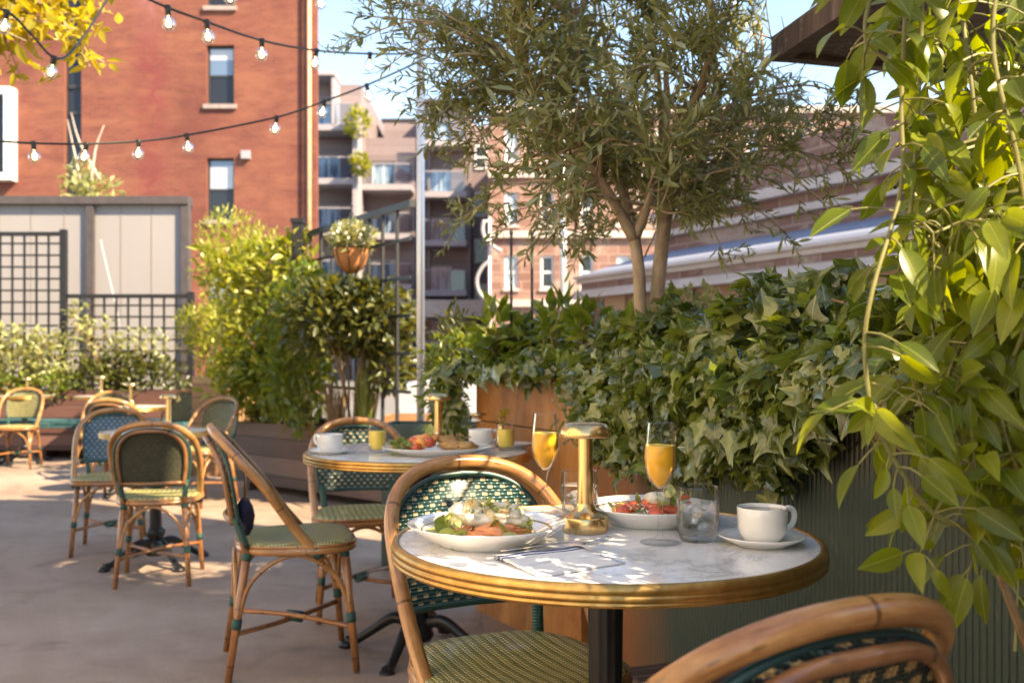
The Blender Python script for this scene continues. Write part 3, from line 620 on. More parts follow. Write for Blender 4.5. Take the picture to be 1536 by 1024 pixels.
# ---- unseen building added right of the yard to shade tables; its gap passes sun
rb=empty('added_shade_building',(2.35,0,0),0,'unseen red brick blocks added right of the yard to shade the tables','building')
mb=MB(); mb.box(0,.7,-7,-.6,-.1,4.6); mb.box(0,6,1.15,3.4,-.1,3.5); mb.box(.2,.5,-.599,1.149,-.1,1.9); mb.box(.2,.5,-.599,1.149,2.95,3.18); mb.box(.2,.5,-.599,1.149,3.9,4.6); mb.build('wall',M['brick'],rb)
mb=MB(); mb.box(0,1.2,.3,1.55,5.02,7.4); mb.box(0,1.2,1.16,1.45,3.63,5.018); mb.box(0,1.2,2.45,3.4,4.9,7.4); mb.box(.8,1.2,3.1,3.4,3.63,4.898); mb.box(.9,1.2,1.55,2.45,6.2,7.4); mb.build('roof_shade_block',M['render'],rb)  # added masses above the roof, placed to shade the ground but not the olive
mb=MB(); mb.box(-.08,.78,-7.1,-.55,4.602,4.75); mb.box(-.08,6.1,1.10,3.48,3.502,3.62); mb.build('parapet',M['cornice'],rb)
for y in (-5.2,-3.6,-2.0): mb=MB(); mb.box(-.03,-.004,y,y+.9,.9,2.4); o=mb.build('window',M['white_frame'],rb); mb=MB(); mb.box(-.035,-.031,y+.07,y+.83,.97,2.33); mb.build('pane',M['pane'],o)

# ---- unseen cream house added left of the yard to bounce warm sunlight onto the tables
lb_=empty('added_bounce_house',(-4.4,0,0),0,'unseen cream house added along the left of the yard to bounce warm light','building')
mb=MB(); mb.box(-5,0,-8,2.7,-.1,7.5); mb.build('wall',M['render'],lb_); mb=MB(); mb.box(-5.2,.2,-8.2,2.9,7.502,7.7); mb.build('roof_edge',M['grey_frame'],lb_)
for y in (-5.,-2.2,.6):
    for z in (1.0,4.0): mb=MB(); mb.box(.004,.06,y,y+1.,z,z+1.6); o=mb.build('window',M['white_frame'],lb_); mb=MB(); mb.box(.061,.066,y+.08,y+.92,z+.08,z+1.52); mb.build('pane',M['pane'],o)

# ---- parked car on the street
car=empty('parked_car',(.4,15.5,-.12),0,'silver car with blue tinted windows parked beyond the steel pole','car')
prof=[(-2.15,.35),(-2.2,.62),(-2.1,.80),(-1.55,.92),(-.85,1.38),(.55,1.42),(1.45,.98),(2.1,.90),(2.2,.6),(2.15,.35)]
mb=MB(); vs=[];n=len(prof)
for sy,k in ((-.86,1),(-.80,0),(.80,0),(.86,1)):
    for x,z in prof: vs.append((x,sy*(1 if z<.95 else .80) if k else sy*(1 if z<.95 else .80),z if k else z+ .0))
vs=[]; 
for y in (-.88,-.80,.80,.88):
    for x,z in prof: t=max(0,(z-.92)/.5); vs.append((x*(1 if abs(y)<.85 else .985), y*(1-.17*t), z-(0 if abs(y)<.85 else .02)))
fs=[]
for r in range(3):
    for i in range(n): fs.append((r*n+i,r*n+(i+1)%n,(r+1)*n+(i+1)%n,(r+1)*n+i))
fs += [tuple(range(n))[::-1], tuple(range(3*n,4*n))]
mb.add(vs,fs,None,0,False); mb.build('body',M['car_paint'],car,bevel=.03)
for s in (-1,1):
    mb=MB(); y=lambda z:s*(.885*(1-.17*max(0,(z-.92)/.5))+.004)
    for pl in ([(-1.40,.96),(-.80,1.31),(-.25,1.33),(-.25,.96)],[(-.17,.96),(-.17,1.33),(.52,1.34),(1.1,1.03),(1.1,.97)]): mb.add([(x,y(z),z) for x,z in pl]+[(x,y(z)-s*.02,z) for x,z in pl],[tuple(range(len(pl))),tuple(range(len(pl),2*len(pl)))],None,0,False)
    mb.build('side_window',M['car_glass'],car)
    for x in (-1.35,1.35):
        mb=MB(); mb.tube([(x,s*.70,.32),(x,s*.895,.32)],.32,24); o=mb.build('wheel',M['tyre'],car); mb=MB(); mb.tube([(x,s*.896,.32),(x,s*.905,.32)],.2,18); mb.build('rim',M['pole'],o)

# ================================================================== PLANTERS AND PLANTS
def open_box(mb,x0,x1,y0,y1,z0,z1,t=.03):
    mb.box(x0,x1,y0,y0+t,z0,z1); mb.box(x0,x1,y1-t,y1,z0,z1); mb.box(x0,x0+t,y0+t,y1-t,z0,z1); mb.box(x1-t,x1,y0+t,y1-t,z0,z1)
def planter(name,label,loc,rz,L,wd,h,mat,t=.03,foot=0,cat='planter',group=None):
    o=empty(name,loc,rz,label,cat,group); mb=MB(); open_box(mb,0,L,0,wd,foot,h,t); mb.build('box',mat,o,bevel=.004)
    mb=MB(); mb.box(t,L-t,t,wd-t,foot+.02,h-.06); mb.build('soil',M['soil'],o)
    if foot:
        for x in (.12,L-.2):
            for y in (.02,wd-.12): mb=MB(); mb.box(x,x+.08,y,y+.1,0,foot-.002); mb.build('foot',mat,o)
    return o
# long low planter (left of the second table), cedar planter, planter wall behind the bench, small ones
A=G(352,8.7); B=G(612,7.2); L=(B-A).length; planter('long_planter','long low dark brown plank planter running behind the side-on chair',(A.x,A.y,gz(8)),math.atan2(B.y-A.y,B.x-A.x),L,.6,.60,M['planter_wood'],foot=.07,group='wooden planters')
A=G(288,9.6); planter('cedar_planter','tall light cedar plank planter beside the end of the bench',(A.x,9.6,gz(9.6)),-.1,.47,.5,.99,M['cedar'],group='wooden planters')
A=G(-160,11.75); planter('back_planter','long dark red brown planter wall behind the teal cushioned bench',(A.x,11.72,gz(11.7)),0,3.55,.5,.78,M['bench_wood'],group='wooden planters')
b=empty('bench',(G(-150,11.3).x,11.3,gz(11.3)),0,'low dark wooden bench with teal seat cushions along the planter wall','bench')
mb=MB(); mb.box(0,3.35,-.05,.38,.30,.36); mb.build('seat',M['bench_wood'],b,bevel=.006); mb=MB(); mb.box(.02,3.33,-.03,.0,.10,.298); mb.build('front_panel',M['bench_wood'],b)
for x in (.3,1.6,2.95): mb=MB(); mb.box(x,x+.1,.0,.36,0,.299); mb.build('leg',M['bench_wood'],b)
for i in range(4):
    c=empty('seat_cushion',(G(-150,11.3).x+.25+i*.77+(.02 if i%2 else 0),11.26,gz(11.3)+.362),0,['teal seat cushion at the far left end of the bench','teal seat cushion second from the left on the bench','teal seat cushion third from the left on the bench','teal seat cushion at the right end of the bench by the cedar planter'][i],'cushion','teal bench cushions')
    mb=MB(); mb.box(0,.74,0,.36,0,.085); mb.build('cover',M['teal_cushion'],c,bevel=.03); mb=MB(); mb.tube([(.03,-.003,.043),(.71,-.003,.043)],.005,6); mb.build('piping',M['binding'],c)
A=G(575,9.2); planter('crate_planter','small brown timber box on the ground left of the steel pole',(A.x,9.2,gz(9.2)),0,.5,.4,.62,M['cedar'],group='wooden planters')
A=G(572,5.3); planter('green_planter','dark green painted planter box behind the second table',(A.x,5.3,gz(5.3)),-.10,.56,.3,.80,M['green_paint'],group='metal planters')

# pale bush, hedge, blossoming tree behind the shed
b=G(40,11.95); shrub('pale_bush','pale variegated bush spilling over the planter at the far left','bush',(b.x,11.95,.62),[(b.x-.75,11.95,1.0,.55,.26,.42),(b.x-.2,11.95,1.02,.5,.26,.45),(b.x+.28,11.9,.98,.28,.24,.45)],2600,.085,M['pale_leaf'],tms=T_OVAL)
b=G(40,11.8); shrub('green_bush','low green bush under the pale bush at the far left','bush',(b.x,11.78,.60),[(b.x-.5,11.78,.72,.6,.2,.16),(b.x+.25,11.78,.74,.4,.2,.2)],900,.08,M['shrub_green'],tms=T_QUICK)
b=G(185,11.9); shrub('hedge','dark mixed hedge growing through the low black trellis','hedge',(b.x,11.95,.62),[(b.x-.35,11.92,.78,.45,.22,.28),(b.x+.3,11.92,.80,.48,.22,.30),(b.x-.05,11.92,.95,.5,.2,.2)],1700,.085,M['shrub_dark'],tms=T_OVAL)
b=G(185,12.05); shrub('spindly_shrub','pale green spindly shrub rising above the dark hedge','bush',(b.x,12.03,.64),[(b.x-.35,12.0,1.32,.35,.16,.28),(b.x+.25,12.0,1.22,.42,.16,.22),(b.x-.55,12.0,1.5,.15,.12,.3)],520,.08,M['pale_leaf'],tms=T_OVAL,stems=10)
b=G(150,17.3); o=shrub('blossom_tree','small pale blossoming tree with bare white twigs above the shed roof','tree',(b.x,17.3,-.1),[(b.x-.15,17.3,3.75,.55,.5,.62),(b.x+.35,17.3,3.5,.5,.5,.42),(b.x-.3,17.3,4.2,.3,.35,.35)],1000,.16,M['pale_leaf'],tms=T_QUICK,stems=4,shell=.2,stem_r=.05)
mb=MB(); c=Vector((b.x,17.3,-.1))
for pts in (((150,270),(120,215),(107,170)),((135,290),(143,225),(156,188)),((120,270),(112,230),(101,180))): mb.tube([W(*p,17.2)-c for p in pts],[.028,.018,.006],6,3)
mb.build('bare_twig',M['stem_pale'],o)
# left shrub group in and behind the long planter
b=G(345,10.2); shrub('conifer_bush','bright yellow green feathery bush top behind the trellis fence','bush',(b.x,10.25,-.1),[(b.x,10.25,2.33,.36,.3,.32),(b.x+.35,10.2,2.2,.25,.25,.25),(b.x,10.25,1.7,.3,.3,.5)],2000,.07,M['shrub_yellow'],tms=T_LANCE,up=1.2)
b=G(320,9.75); shrub('feathery_shrub','bright yellow green feathery shrub growing in the cedar planter','bush',(b.x+.02,9.85,.84),[(b.x+.02,9.85,1.18,.30,.24,.30),(b.x-.18,9.8,1.40,.2,.2,.2),(b.x+.2,9.85,1.0,.2,.2,.18)],1500,.085,M['shrub_yellow'],tms=T_LANCE,up=.9)
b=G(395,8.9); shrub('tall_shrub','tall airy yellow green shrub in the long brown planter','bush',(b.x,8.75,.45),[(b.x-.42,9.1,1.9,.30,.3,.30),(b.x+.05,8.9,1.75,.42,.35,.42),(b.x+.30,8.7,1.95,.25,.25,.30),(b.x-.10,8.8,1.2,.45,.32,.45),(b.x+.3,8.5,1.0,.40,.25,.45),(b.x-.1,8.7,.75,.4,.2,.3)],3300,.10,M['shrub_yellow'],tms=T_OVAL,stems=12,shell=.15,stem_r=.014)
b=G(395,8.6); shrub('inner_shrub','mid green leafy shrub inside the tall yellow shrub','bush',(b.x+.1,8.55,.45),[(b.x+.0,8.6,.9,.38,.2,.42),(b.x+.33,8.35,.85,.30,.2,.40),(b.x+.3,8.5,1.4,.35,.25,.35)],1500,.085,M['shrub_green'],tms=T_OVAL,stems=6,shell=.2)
b=G(530,7.55); o=shrub('round_shrub','dark round headed shrub on bare brown stems behind the second table','bush',(b.x,7.55,.40),[(b.x-.18,7.55,1.38,.36,.32,.30),(b.x+.18,7.5,1.36,.32,.30,.30),(b.x+.30,7.45,1.05,.16,.2,.25),(b.x-.02,7.55,1.52,.34,.28,.16)],3200,.085,M['shrub_dark'],tms=T_OVAL,stems=12,shell=.45,stem_r=.012)
b=G(470,8.0); shrub('leafy_shrub','green glossy shrub between the tall yellow shrub and the round dark shrub','bush',(b.x,8.0,.42),[(b.x-.05,8.0,1.5,.28,.25,.35),(b.x-.12,7.95,.95,.28,.2,.5)],1500,.085,M['shrub_green'],tms=T_OVAL,stems=6,shell=.3)
def grass_tuft(name,label,base,n,h,spread,mat,cat='grass tuft'):
    o=empty(name,base,0,label,cat); mb=MB()
    for i in range(n):
        a=random.uniform(0,2*PI); s=random.uniform(.2,1)*spread; hh=h*random.uniform(.6,1.1); r0=Vector((math.cos(a)*.05,math.sin(a)*.05,0)); t=Vector((math.cos(a)*s,math.sin(a)*s,hh)); md=r0.lerp(t,.5)+Vector((0,0,hh*.14)); w=Vector((-math.sin(a),math.cos(a),0))*.005
        mb.add([r0-w,r0+w,md+w*.9,md-w*.9,t],[(0,1,2,3),(3,2,4)],[(0,0),(1,0),(1,.5),(0,.5),(.5,1)])
    mb.build('blade',mat,o); tag(o.children[0],kind='stuff'); return o
b=G(540,7.2); grass_tuft('grass_tuft','upright green grass tuft under the round dark shrub',(b.x,7.5,.45),170,.55,.16,M['grass'])
b=G(485,7.9); grass_tuft('dry_grass','dry straw coloured grass clump at the foot of the round dark shrub',(b.x+.12,7.75,.45),120,.5,.16,M['stem_brown'])

# hanging flower basket on the trellis fence
hp=W(527,372,7.6); hb=empty('hanging_basket',tuple(hp),0,'terracotta coloured hanging basket of small white flowers on the trellis fence','flower basket')
mb=MB(); mb.lathe([(0,-.20),(.05,-.195),(.11,-.13),(.135,-.05),(.142,0),(.128,0),(.12,-.03),(0,-.03)],24,sub=1); mb.build('pot',M['coir'],hb)
mb=MB()
for k in range(8): a=k*PI/4; mb.tube([(.144*math.cos(a),.144*math.sin(a),0),(.137*math.cos(a),.137*math.sin(a),-.06),(.108*math.cos(a),.108*math.sin(a),-.135),(.04*math.cos(a),.04*math.sin(a),-.20)],.004,5,2)
mb.tube([(.146*math.cos(a*PI/12),.146*math.sin(a*PI/12),0) for a in range(25)],.005,5)
for k in range(3): a=k*2*PI/3+.4; mb.tube([(.144*math.cos(a),.144*math.sin(a),0),(0,0,.30)],.003,5)
mb.tube([(0,0,.30),(0,.02,.36),(0,.06,.33)],.005,6,3); mb.build('wire_cradle',M['black_metal'],hb)
P,d=in_blobs(900,[(0,0,.06,.17,.17,.11)],.3); lb=LB(); lb.addr(T_LANCE,P,d*.8+rdir(900)*.6+np.array((0,0,.5)),rdir(900)+np.array((0,0,1)),.05+.04*rng.random(900)); lb.build('foliage',M['pale_leaf'],hb)
P,d=in_blobs(260,[(0,0,.10,.17,.17,.11)],.75); P=P[P[:,2]>.05]; k=len(P); lb=LB(); lb.add(leaf_tmpl(.9,.05,.2,2),P,rdir(k),rdir(k)+np.array((0,0,1)),.028*np.ones(k)); lb.build('flower',M['flower'],hb); tag(hb.children[-1],kind='stuff')

# ---- corten planter and ribbed planter
C0=Vector((-.16,4.35,0)); C1=Vector((.25,3.5,0)); dv=(C1-C0).normalized(); nb=Vector((-dv.y,dv.x,0))
cp=empty('corten_planter',(C0.x,C0.y,0),math.atan2(dv.y,dv.x),'rusty orange steel planter box between the second table and the ivy','planter','metal planters'); L=(C1-C0).length
mb=MB()
for z0,z1 in ((gz(4.1)-.02,.40),(.406,.796),(.802,1.03)): mb.box(0,L,0,.012,z0,z1); mb.box(0,.012,.012,.5,z0,z1); mb.box(L-.012,L,.012,.5,z0,z1); mb.box(.012,L-.012,.488,.5,z0,z1)
mb.build('panel',M['corten'],cp,bevel=.003); mb=MB(); mb.box(0,L,-.012,-.0005,1.012,1.036); mb.build('rim',M['corten'],cp)
mb=MB(); mb.box(.014,L-.014,.014,.486,-.05,.98); mb.build('soil',M['soil'],cp)
R0=Vector((.275,3.44,0)); R1=Vector((1.02,1.18,0)); rd=(R1-R0).normalized(); rn=Vector((rd.y,-rd.x,0)); RL=(R1-R0).length
if rn.x>0: rn=-rn
rp=empty('ribbed_planter',(0,0,0),0,'tall vertically ribbed dark green and rust metal planter under the ivy','planter','metal planters')
mb=MB(); n=int(RL/.0165)*8; vs=[];uvs=[]
for i in range(n+1):
    t=RL*i/n; h=.0055*(abs(math.sin(PI*t/.0165))**.7); p=R0+rd*t+rn*h
    for z in (-.01,1.02): vs.append((p.x,p.y,z)); uvs.append((t,z))
mb.add(vs,[(2*i,2*i+2,2*i+3,2*i+1) for i in range(n)],uvs)
for a,b in ((R0,R0-rn*.5),(R1-rn*.5,R1),(R1-rn*.5,R0-rn*.5)): mb.quad((a.x,a.y,-.01),(b.x,b.y,-.01),(b.x,b.y,1.02),(a.x,a.y,1.02))
mb.build('ribbed_panel',M['ribbed'],rp)
mb=MB(); mb.bar(R0+rn*.006+Vector((0,0,1.03)),R1+rn*.006+Vector((0,0,1.03)),.035,.02); mb.build('rim',M['ribbed'],rp)
mb=MB(); q=[R0-rn*.02,R1-rn*.02,R1-rn*.48,R0-rn*.48]; mb.add([(p.x,p.y,.97) for p in q]+[(p.x,p.y,.5) for p in q],[(0,1,2,3),(7,6,5,4),(0,1,5,4)],None,0,False); mb.build('soil',M['soil'],rp)
# slatted box on the floor against the planter
o=empty('slatted_box',(.47,2.42,0),.35,'dark brown finely slatted wooden box on the floor under the near table','box'); mb=MB(); mb.box(-.16,.16,-.1,.1,.0,.27); mb.build('body',M['crate_wood'],o,bevel=.012)
mb=MB(); mb.box(-.165,.165,-.105,.105,.2705,.29); mb.build('lid',M['crate_wood'],o,bevel=.006)

# ---- ivy
def ivy_front(o0,d,n_out,L,top,dens,bot,size,lb,ylb=None):
    N=int(L*dens)
    t=rng.random(N)*L; lo=np.array([bot(x) for x in t]); z=lo+(top-lo)*rng.random(N)**.85
    dep=.012+.12*rng.random(N)**1.5+.05*np.sin((z-lo)/(top-lo+.01)*PI)
    P=np.stack([o0.x+d.x*t+n_out.x*dep,o0.y+d.y*t+n_out.y*dep,z],1)
    no=np.array(n_out); D=np.array((0,0,-.8))+rdir(N)*.95+no*.25; Nn=no*1.0+rdir(N)*.75+np.array((0,0,.45))
    S_=size*(.35+.95*rng.random(N)**2); y=rng.random(N)<.05
    lb.addr(T_IVY,P[~y],D[~y],Nn[~y],S_[~y])
    if ylb is not None: ylb.addr(T_IVY,P[y],D[y],Nn[y],S_[y]*.8)
def ivy_top(o0,d,n_out,L,w,z0,hf,dens,size,lb,ylb=None):
    N=int(L*dens); t=rng.random(N)*L; s=-.06+(w+.06)*rng.random(N); h=np.array([hf(a,b) for a,b in zip(t,s)]); z=z0+h*(1-.6*rng.random(N)**2)
    P=np.stack([o0.x+d.x*t-n_out.x*s,o0.y+d.y*t-n_out.y*s,z],1); no=np.array(n_out)
    D=rdir(N)*.9+no*.55+np.array((0,0,.1)); Nn=np.array((0,0,1.))+rdir(N)*.55+no*.35; S_=size*(.5+.8*rng.random(N)); y=rng.random(N)<.12
    lb.addr(T_IVY,P[~y],D[~y],Nn[~y],S_[~y])
    if ylb is not None: ylb.addr(T_IVY,P[y],D[y],Nn[y],S_[y]*.8)
iv=empty('ivy',(0,0,0),0,'dense dark green ivy cascading over the ribbed planter','ivy plant','ivy plants'); lb=LB(); yl=LB()
import math as _m
def botr(t): 
    x=t/RL
    pts=[(0,.78),(.10,.74),(.25,.75),(.38,.77),(.446,.76),(.52,.84),(.58,.90),(.65,1.0),(1.,1.05)]
    for (a,b),(c,e) in zip(pts,pts[1:]):
        if a<=x<=c: v=b+(e-b)*(x-a)/(c-a); break
    return min(1.07,v+.05*_m.sin(t*23)*(_m.sin(t*9+1)))
ivy_front(R0+rd*.10,rd,rn,RL-.10,1.10,2450,botr,.057,lb,yl)
hr=lambda t,s: .07+.09*_m.sin(t*4.1+.5)**2+.05*_m.sin(t*11+s*7)**2+.06*_m.sin(s*9)+.11*(t/RL)
ivy_top(R0,rd,rn,RL,.46,1.0,hr,1250,.059,lb,yl)
lb.build('foliage',M['ivy'],iv); yl.build('young_foliage',M['ivy_young'],iv)
mb=MB()
for i in range(46):
    t=random.uniform(.02,RL*.75); z1=botr(t)+random.uniform(.0,.1); p=R0+rd*t
    mb.tube([p-rn*.1+Vector((0,0,1.08)),p+rn*.06+Vector((0,0,1.07)),p+rn*.05+rd*random.uniform(-.05,.05)+Vector((0,0,.9)),p+rn*.04+rd*random.uniform(-.12,.12)+Vector((0,0,z1))],.003,5,4)
for i in range(9):
    t=random.uniform(.3,RL); p=R0+rd*t; mb.tube([p-rn*.2+Vector((0,0,1.15)),p+rd*.15-rn*.1+Vector((0,0,1.22)),p+rd*.35-rn*.02+Vector((0,0,1.2))],.003,5,4)
mb.build('vine_stem',M['stem_brown'],iv)
iv=empty('ivy',(0,0,0),0,'ivy with broad leaves trailing over the rusty orange planter','ivy plant','ivy plants'); lb=LB(); yl=LB()
CL=(C1-C0).length; cn_=Vector((-.9,-.434,0))
hc_=lambda t,s: .10+.06*_m.sin(t*7)+.09*_m.sin(s*7)
ivy_top(C0,dv,cn_,CL,.46,1.0,hc_,1000,.085,lb,yl)
ivy_front(C0-dv*.16,dv,cn_,.15,1.06,1500,lambda t:.72+.3*t+.05*_m.sin(t*40),.06,lb,yl)
ivy_front(C0,dv,cn_,CL,1.05,180,lambda t:1.0,.07,lb,yl)
lb.build('foliage',M['ivy'],iv); yl.build('young_foliage',M['ivy_young'],iv)
# trailing ivy at the left end of the corten planter and sprigs
b=W(690,540,4.55); shrub('trailing_plant','small leaved trailing plant hanging at the left end of the rusty planter','plant',(b.x+.10,4.5,1.0),[(b.x-.02,4.5,1.08,.15,.14,.12),(b.x-.09,4.52,.95,.10,.12,.16),(b.x-.05,4.5,.80,.08,.10,.18)],1000,.045,M['shrub_green'],tms=T_OVAL,stems=5,shell=.3,stem_r=.004,up=-.2)
b=W(690,490,4.7); shrub('fir_sprig','dark green fir like sprigs rising beside the steel pole','plant',(b.x+.05,4.7,1.0),[(b.x-.03,4.7,1.19,.10,.1,.13),(b.x+.08,4.7,1.14,.12,.1,.10)],420,.06,M['shrub_dark'],tms=T_LANCE,stems=5,stem_r=.004)
for px,d,h,lab in ((745,4.1,.22,'upright glossy sprig at the left of the planting above the rusty planter'),(835,3.8,.24,'upright glossy sprig above the rusty planter left of the olive trunk'),(888,3.5,.20,'bright upright sprig just left of the olive trunk')):
    b=W(px,480,d); b.z=1.05; shrub('leafy_sprig',lab,'plant',tuple(b),[(b.x,b.y,b.z+h*.7,.07,.06,h*.4)],60,.075,M['shrub_green'],tms=T_OVAL,stems=4,group='leafy sprigs',stem_r=.004,up=.9)
b=W(1050,462,3.3); shrub('variegated_bush','silvery variegated bush behind the ivy right of the olive trunk','bush',(b.x+.05,3.35,1.02),[(b.x-.02,3.35,1.20,.16,.14,.12),(b.x+.22,3.3,1.17,.16,.14,.12)],1000,.035,M['pale_leaf'],tms=T_OVAL,stems=6,stem_r=.004)
for px,lab in ((767,'thin dark plant stake above the rusty planter, left one'),(798,'thin dark plant stake above the rusty planter, right one')):
    b=W(px,500,4.1); o=empty('plant_stake',(b.x,4.1,.98),0,lab,'stake','plant stakes'); mb=MB(); mb.tube([(0,0,0),(0,0,.62)],.006,8); mb.build('rod',M['black_metal'],o)
    mb=MB(); mb.blob((0,0,.628),(.009,.009,.012),0,1,2); mb.build('finial',M['black_metal'],o)

# ---- olive tree
ot=empty('olive_tree',(.47,3.22,.98),0,'olive tree with twin pale trunks and a wide airy crown above the ivy','tree')
OB=Vector(ot.location); mb=MB(); limbs=[]
def limb(pts,r,n=10,sub=5): mb.tube(pts,r,n,sub); return catmull(pts,8)
T1=[(-.040,-.01,-.05),(-.043,-.01,.20),(-.048,-.01,.38),(-.062,.0,.50)]; T2=[(.006,.02,-.05),(.012,.02,.22),(.025,.02,.40),(.045,.03,.56)]
limb(T1,[.026,.022,.021,.020]); limb(T2,[.030,.026,.025,.024])
L1=[[(-.062,0,.5),(-.11,.02,.70),(-.20,.05,.95),(-.26,.06,1.25)],[(-.062,0,.5),(-.02,-.04,.62),(.02,-.06,.85),(-.02,-.10,1.2)],[(-.060,0,.49),(-.17,-.07,.66),(-.30,-.10,.84),(-.44,-.10,1.05)],
    [(.04,.03,.56),(.05,.05,.80),(.06,.1,1.05),(.05,.08,1.45)],[(.04,.03,.56),(.09,.0,.80),(.18,-.03,1.05),(.27,-.05,1.35)],[(.035,.03,.54),(.12,.09,.72),(.25,.13,.92),(.42,.12,1.12)],[(.04,.03,.55),(.0,.15,.8),(-.1,.3,1.1),(-.15,.35,1.4)],[(-.01,-.05,.75),(.1,-.22,.9),(.12,-.36,1.05),(.1,-.42,1.25)]]
nodes=[]
for l in L1:
    c=limb(l,[.021,.015,.010,.005],8); nodes += [(p,(c[min(i+1,len(c)-1)]-c[max(i-1,0)]).normalized()) for i,p in enumerate(c) if i>6]
cc=Vector((.0,.02,1.02)); targets=[]
while len(targets)<190:
    d=Vector(rdir(1)[0]); r=random.uniform(.18,1.)**.6
    p=cc+Vector((d.x*.74*r,d.y*.62*r,d.z*.66*r))
    if p.z<.36 or (p.z<.55 and abs(p.x)<.22) : continue
    q=p+OB
    if q.x/q.y*F+CX>1130 and HY-(q.z-HC)/q.y*F<135: continue
    targets.append(p)
for px,py in ((535,60),(560,25),(600,80),(580,100),(620,40),(640,120),(660,175),(655,60),(690,30),(700,95),(690,150),(720,210),(740,60),(650,215),(600,5),(700,235),(690,330),(730,300),(1270,215),(1285,240),(1275,260),(1250,310),(1180,350),(760,340),(800,370),(1120,330)): targets.append(W(px,py,3.2+random.uniform(-.2,.2))-OB)
TP=[];TD=[];TN=[];TL=[]
def twig(a,b,nl,LL):
    ab=b-a; sag=Vector((0,0,-.02*ab.length+random.uniform(-.03,.03)))
    pts=catmull([a,a.lerp(b,.5)-sag+Vector(rdir(1)[0])*.03*1,b],6); mb.tube(pts,[.0022,.0012],5,1,1,False)
    for i in range(nl):
        t=(i+.7)/nl*(len(pts)-1); k=min(int(t),len(pts)-2); p=pts[k].lerp(pts[k+1],t-k); d=(pts[k+1]-pts[k]).normalized(); sd=d.cross(Vector(rdir(1)[0])).normalized()
        for s in ((1,-1) if i<nl-1 else (0,)):
            TP.append(p); TD.append(d*.75+sd*s*.8+Vector(rdir(1)[0])*.25); TN.append(Vector(rdir(1)[0])*.8+Vector((0,-.2,.8))); TL.append(LL*random.uniform(.6,1.15))
for tg in targets:
    best=min(nodes,key=lambda q:(q[0]-tg).length+(.25 if q[0].z>tg.z+.1 else 0)+random.uniform(0,.12)); a,d=best; D_=(tg-a).length
    mid=a.lerp(tg,.5)+d*D_*.18+Vector(rdir(1)[0])*.04; c=catmull([a,mid,tg],7); mb.tube(c,[.0065,.0035,.0018],6,1,0,False)
    for j in range(random.randint(8,10)):
        k=random.randint(3,len(c)-1); q=c[k]; e=q+ (Vector(rdir(1)[0])*.75+(tg-a).normalized()*.6+Vector((0,0,.45))).normalized()*random.uniform(.08,.20); twig(q,e,random.randint(5,8),.039)
    twig(c[-2],c[-1]+(c[-1]-c[-2]).normalized()*.06,6,.055)
for (px,py),(qx,qy) in (((985,345),(1020,110)),((1000,290),(1060,150)),((880,270),(740,250)),((905,210),(840,330)),((985,250),(935,130)),((1010,210),(1075,165)),((870,140),(765,175)),((1040,120),(1010,20)),((1100,140),(1170,110))):
    a=W(px,py,2.72)-OB; b=W(qx,qy,2.62)-OB; mb.tube([a+Vector((0,.25,-.05)),a],.003,5); twig(a,b,9,.066)
    for j in range(3): q=a.lerp(b,.3+.2*j); twig(q,q+((b-a).normalized()*.6+Vector(rdir(1)[0])*.5).normalized()*.1,4,.06)
mb.build('trunk',[M['bark'],M['stem_green']],ot)
def clear_of_canopy(p):
    q=p+OB; px=q.x/q.y*F+CX; py=HY-(q.z-HC)/q.y*F; return not (px>1148 and py<118)
kk=[i for i,p in enumerate(TP) if clear_of_canopy(p)]
lb=LB(); lb.addr(T_LANCE,[tuple(TP[i]) for i in kk],[tuple(TD[i]) for i in kk],[tuple(TN[i]) for i in kk],[TL[i] for i in kk]); lb.build('foliage',M['olive'],ot)
print('olive leaves',len(TP))

# ---- hanging vine at the right
vn=empty('climbing_vine',(.80,1.30,0),0,'large leaved yellow green climbing vine hanging in front at the right edge','vine')
VB=Vector(vn.location); mb=MB(); VP=[];VD=[];VN=[];VLn=[]
stems=[[(1362,-60,1.25),(1352,150,1.24),(1352,280,1.23),(1310,430,1.20),(1297,520,1.20),(1310,620,1.2),(1348,700,1.2),(1400,770,1.2),(1460,800,1.22),(1500,860,1.25)],
 [(1385,-60,1.3),(1380,100,1.3),(1368,300,1.3),(1345,420,1.28)],
 [(1430,-60,1.35),(1455,110,1.33),(1470,260,1.33),(1480,420,1.33),(1440,520,1.3),(1420,600,1.3),(1470,720,1.3),(1540,800,1.3)],
 [(1500,-60,1.2),(1490,80,1.2),(1530,260,1.2),(1545,460,1.22),(1500,600,1.25),(1545,760,1.25)],
 [(1600,-60,1.4),(1560,160,1.4),(1420,300,1.4),(1385,420,1.38),(1400,520,1.35),(1330,600,1.3)],
 [(1560,500,1.3),(1490,560,1.28),(1430,600,1.26),(1375,590,1.24),(1330,640,1.22)],[(1580,620,1.3),(1500,700,1.25),(1430,720,1.22),(1380,830,1.2)],[(1620,330,1.3),(1540,340,1.25),(1460,330,1.22),(1400,350,1.2)],
 [(1330,-60,1.25),(1300,20,1.24),(1298,80,1.22)]]
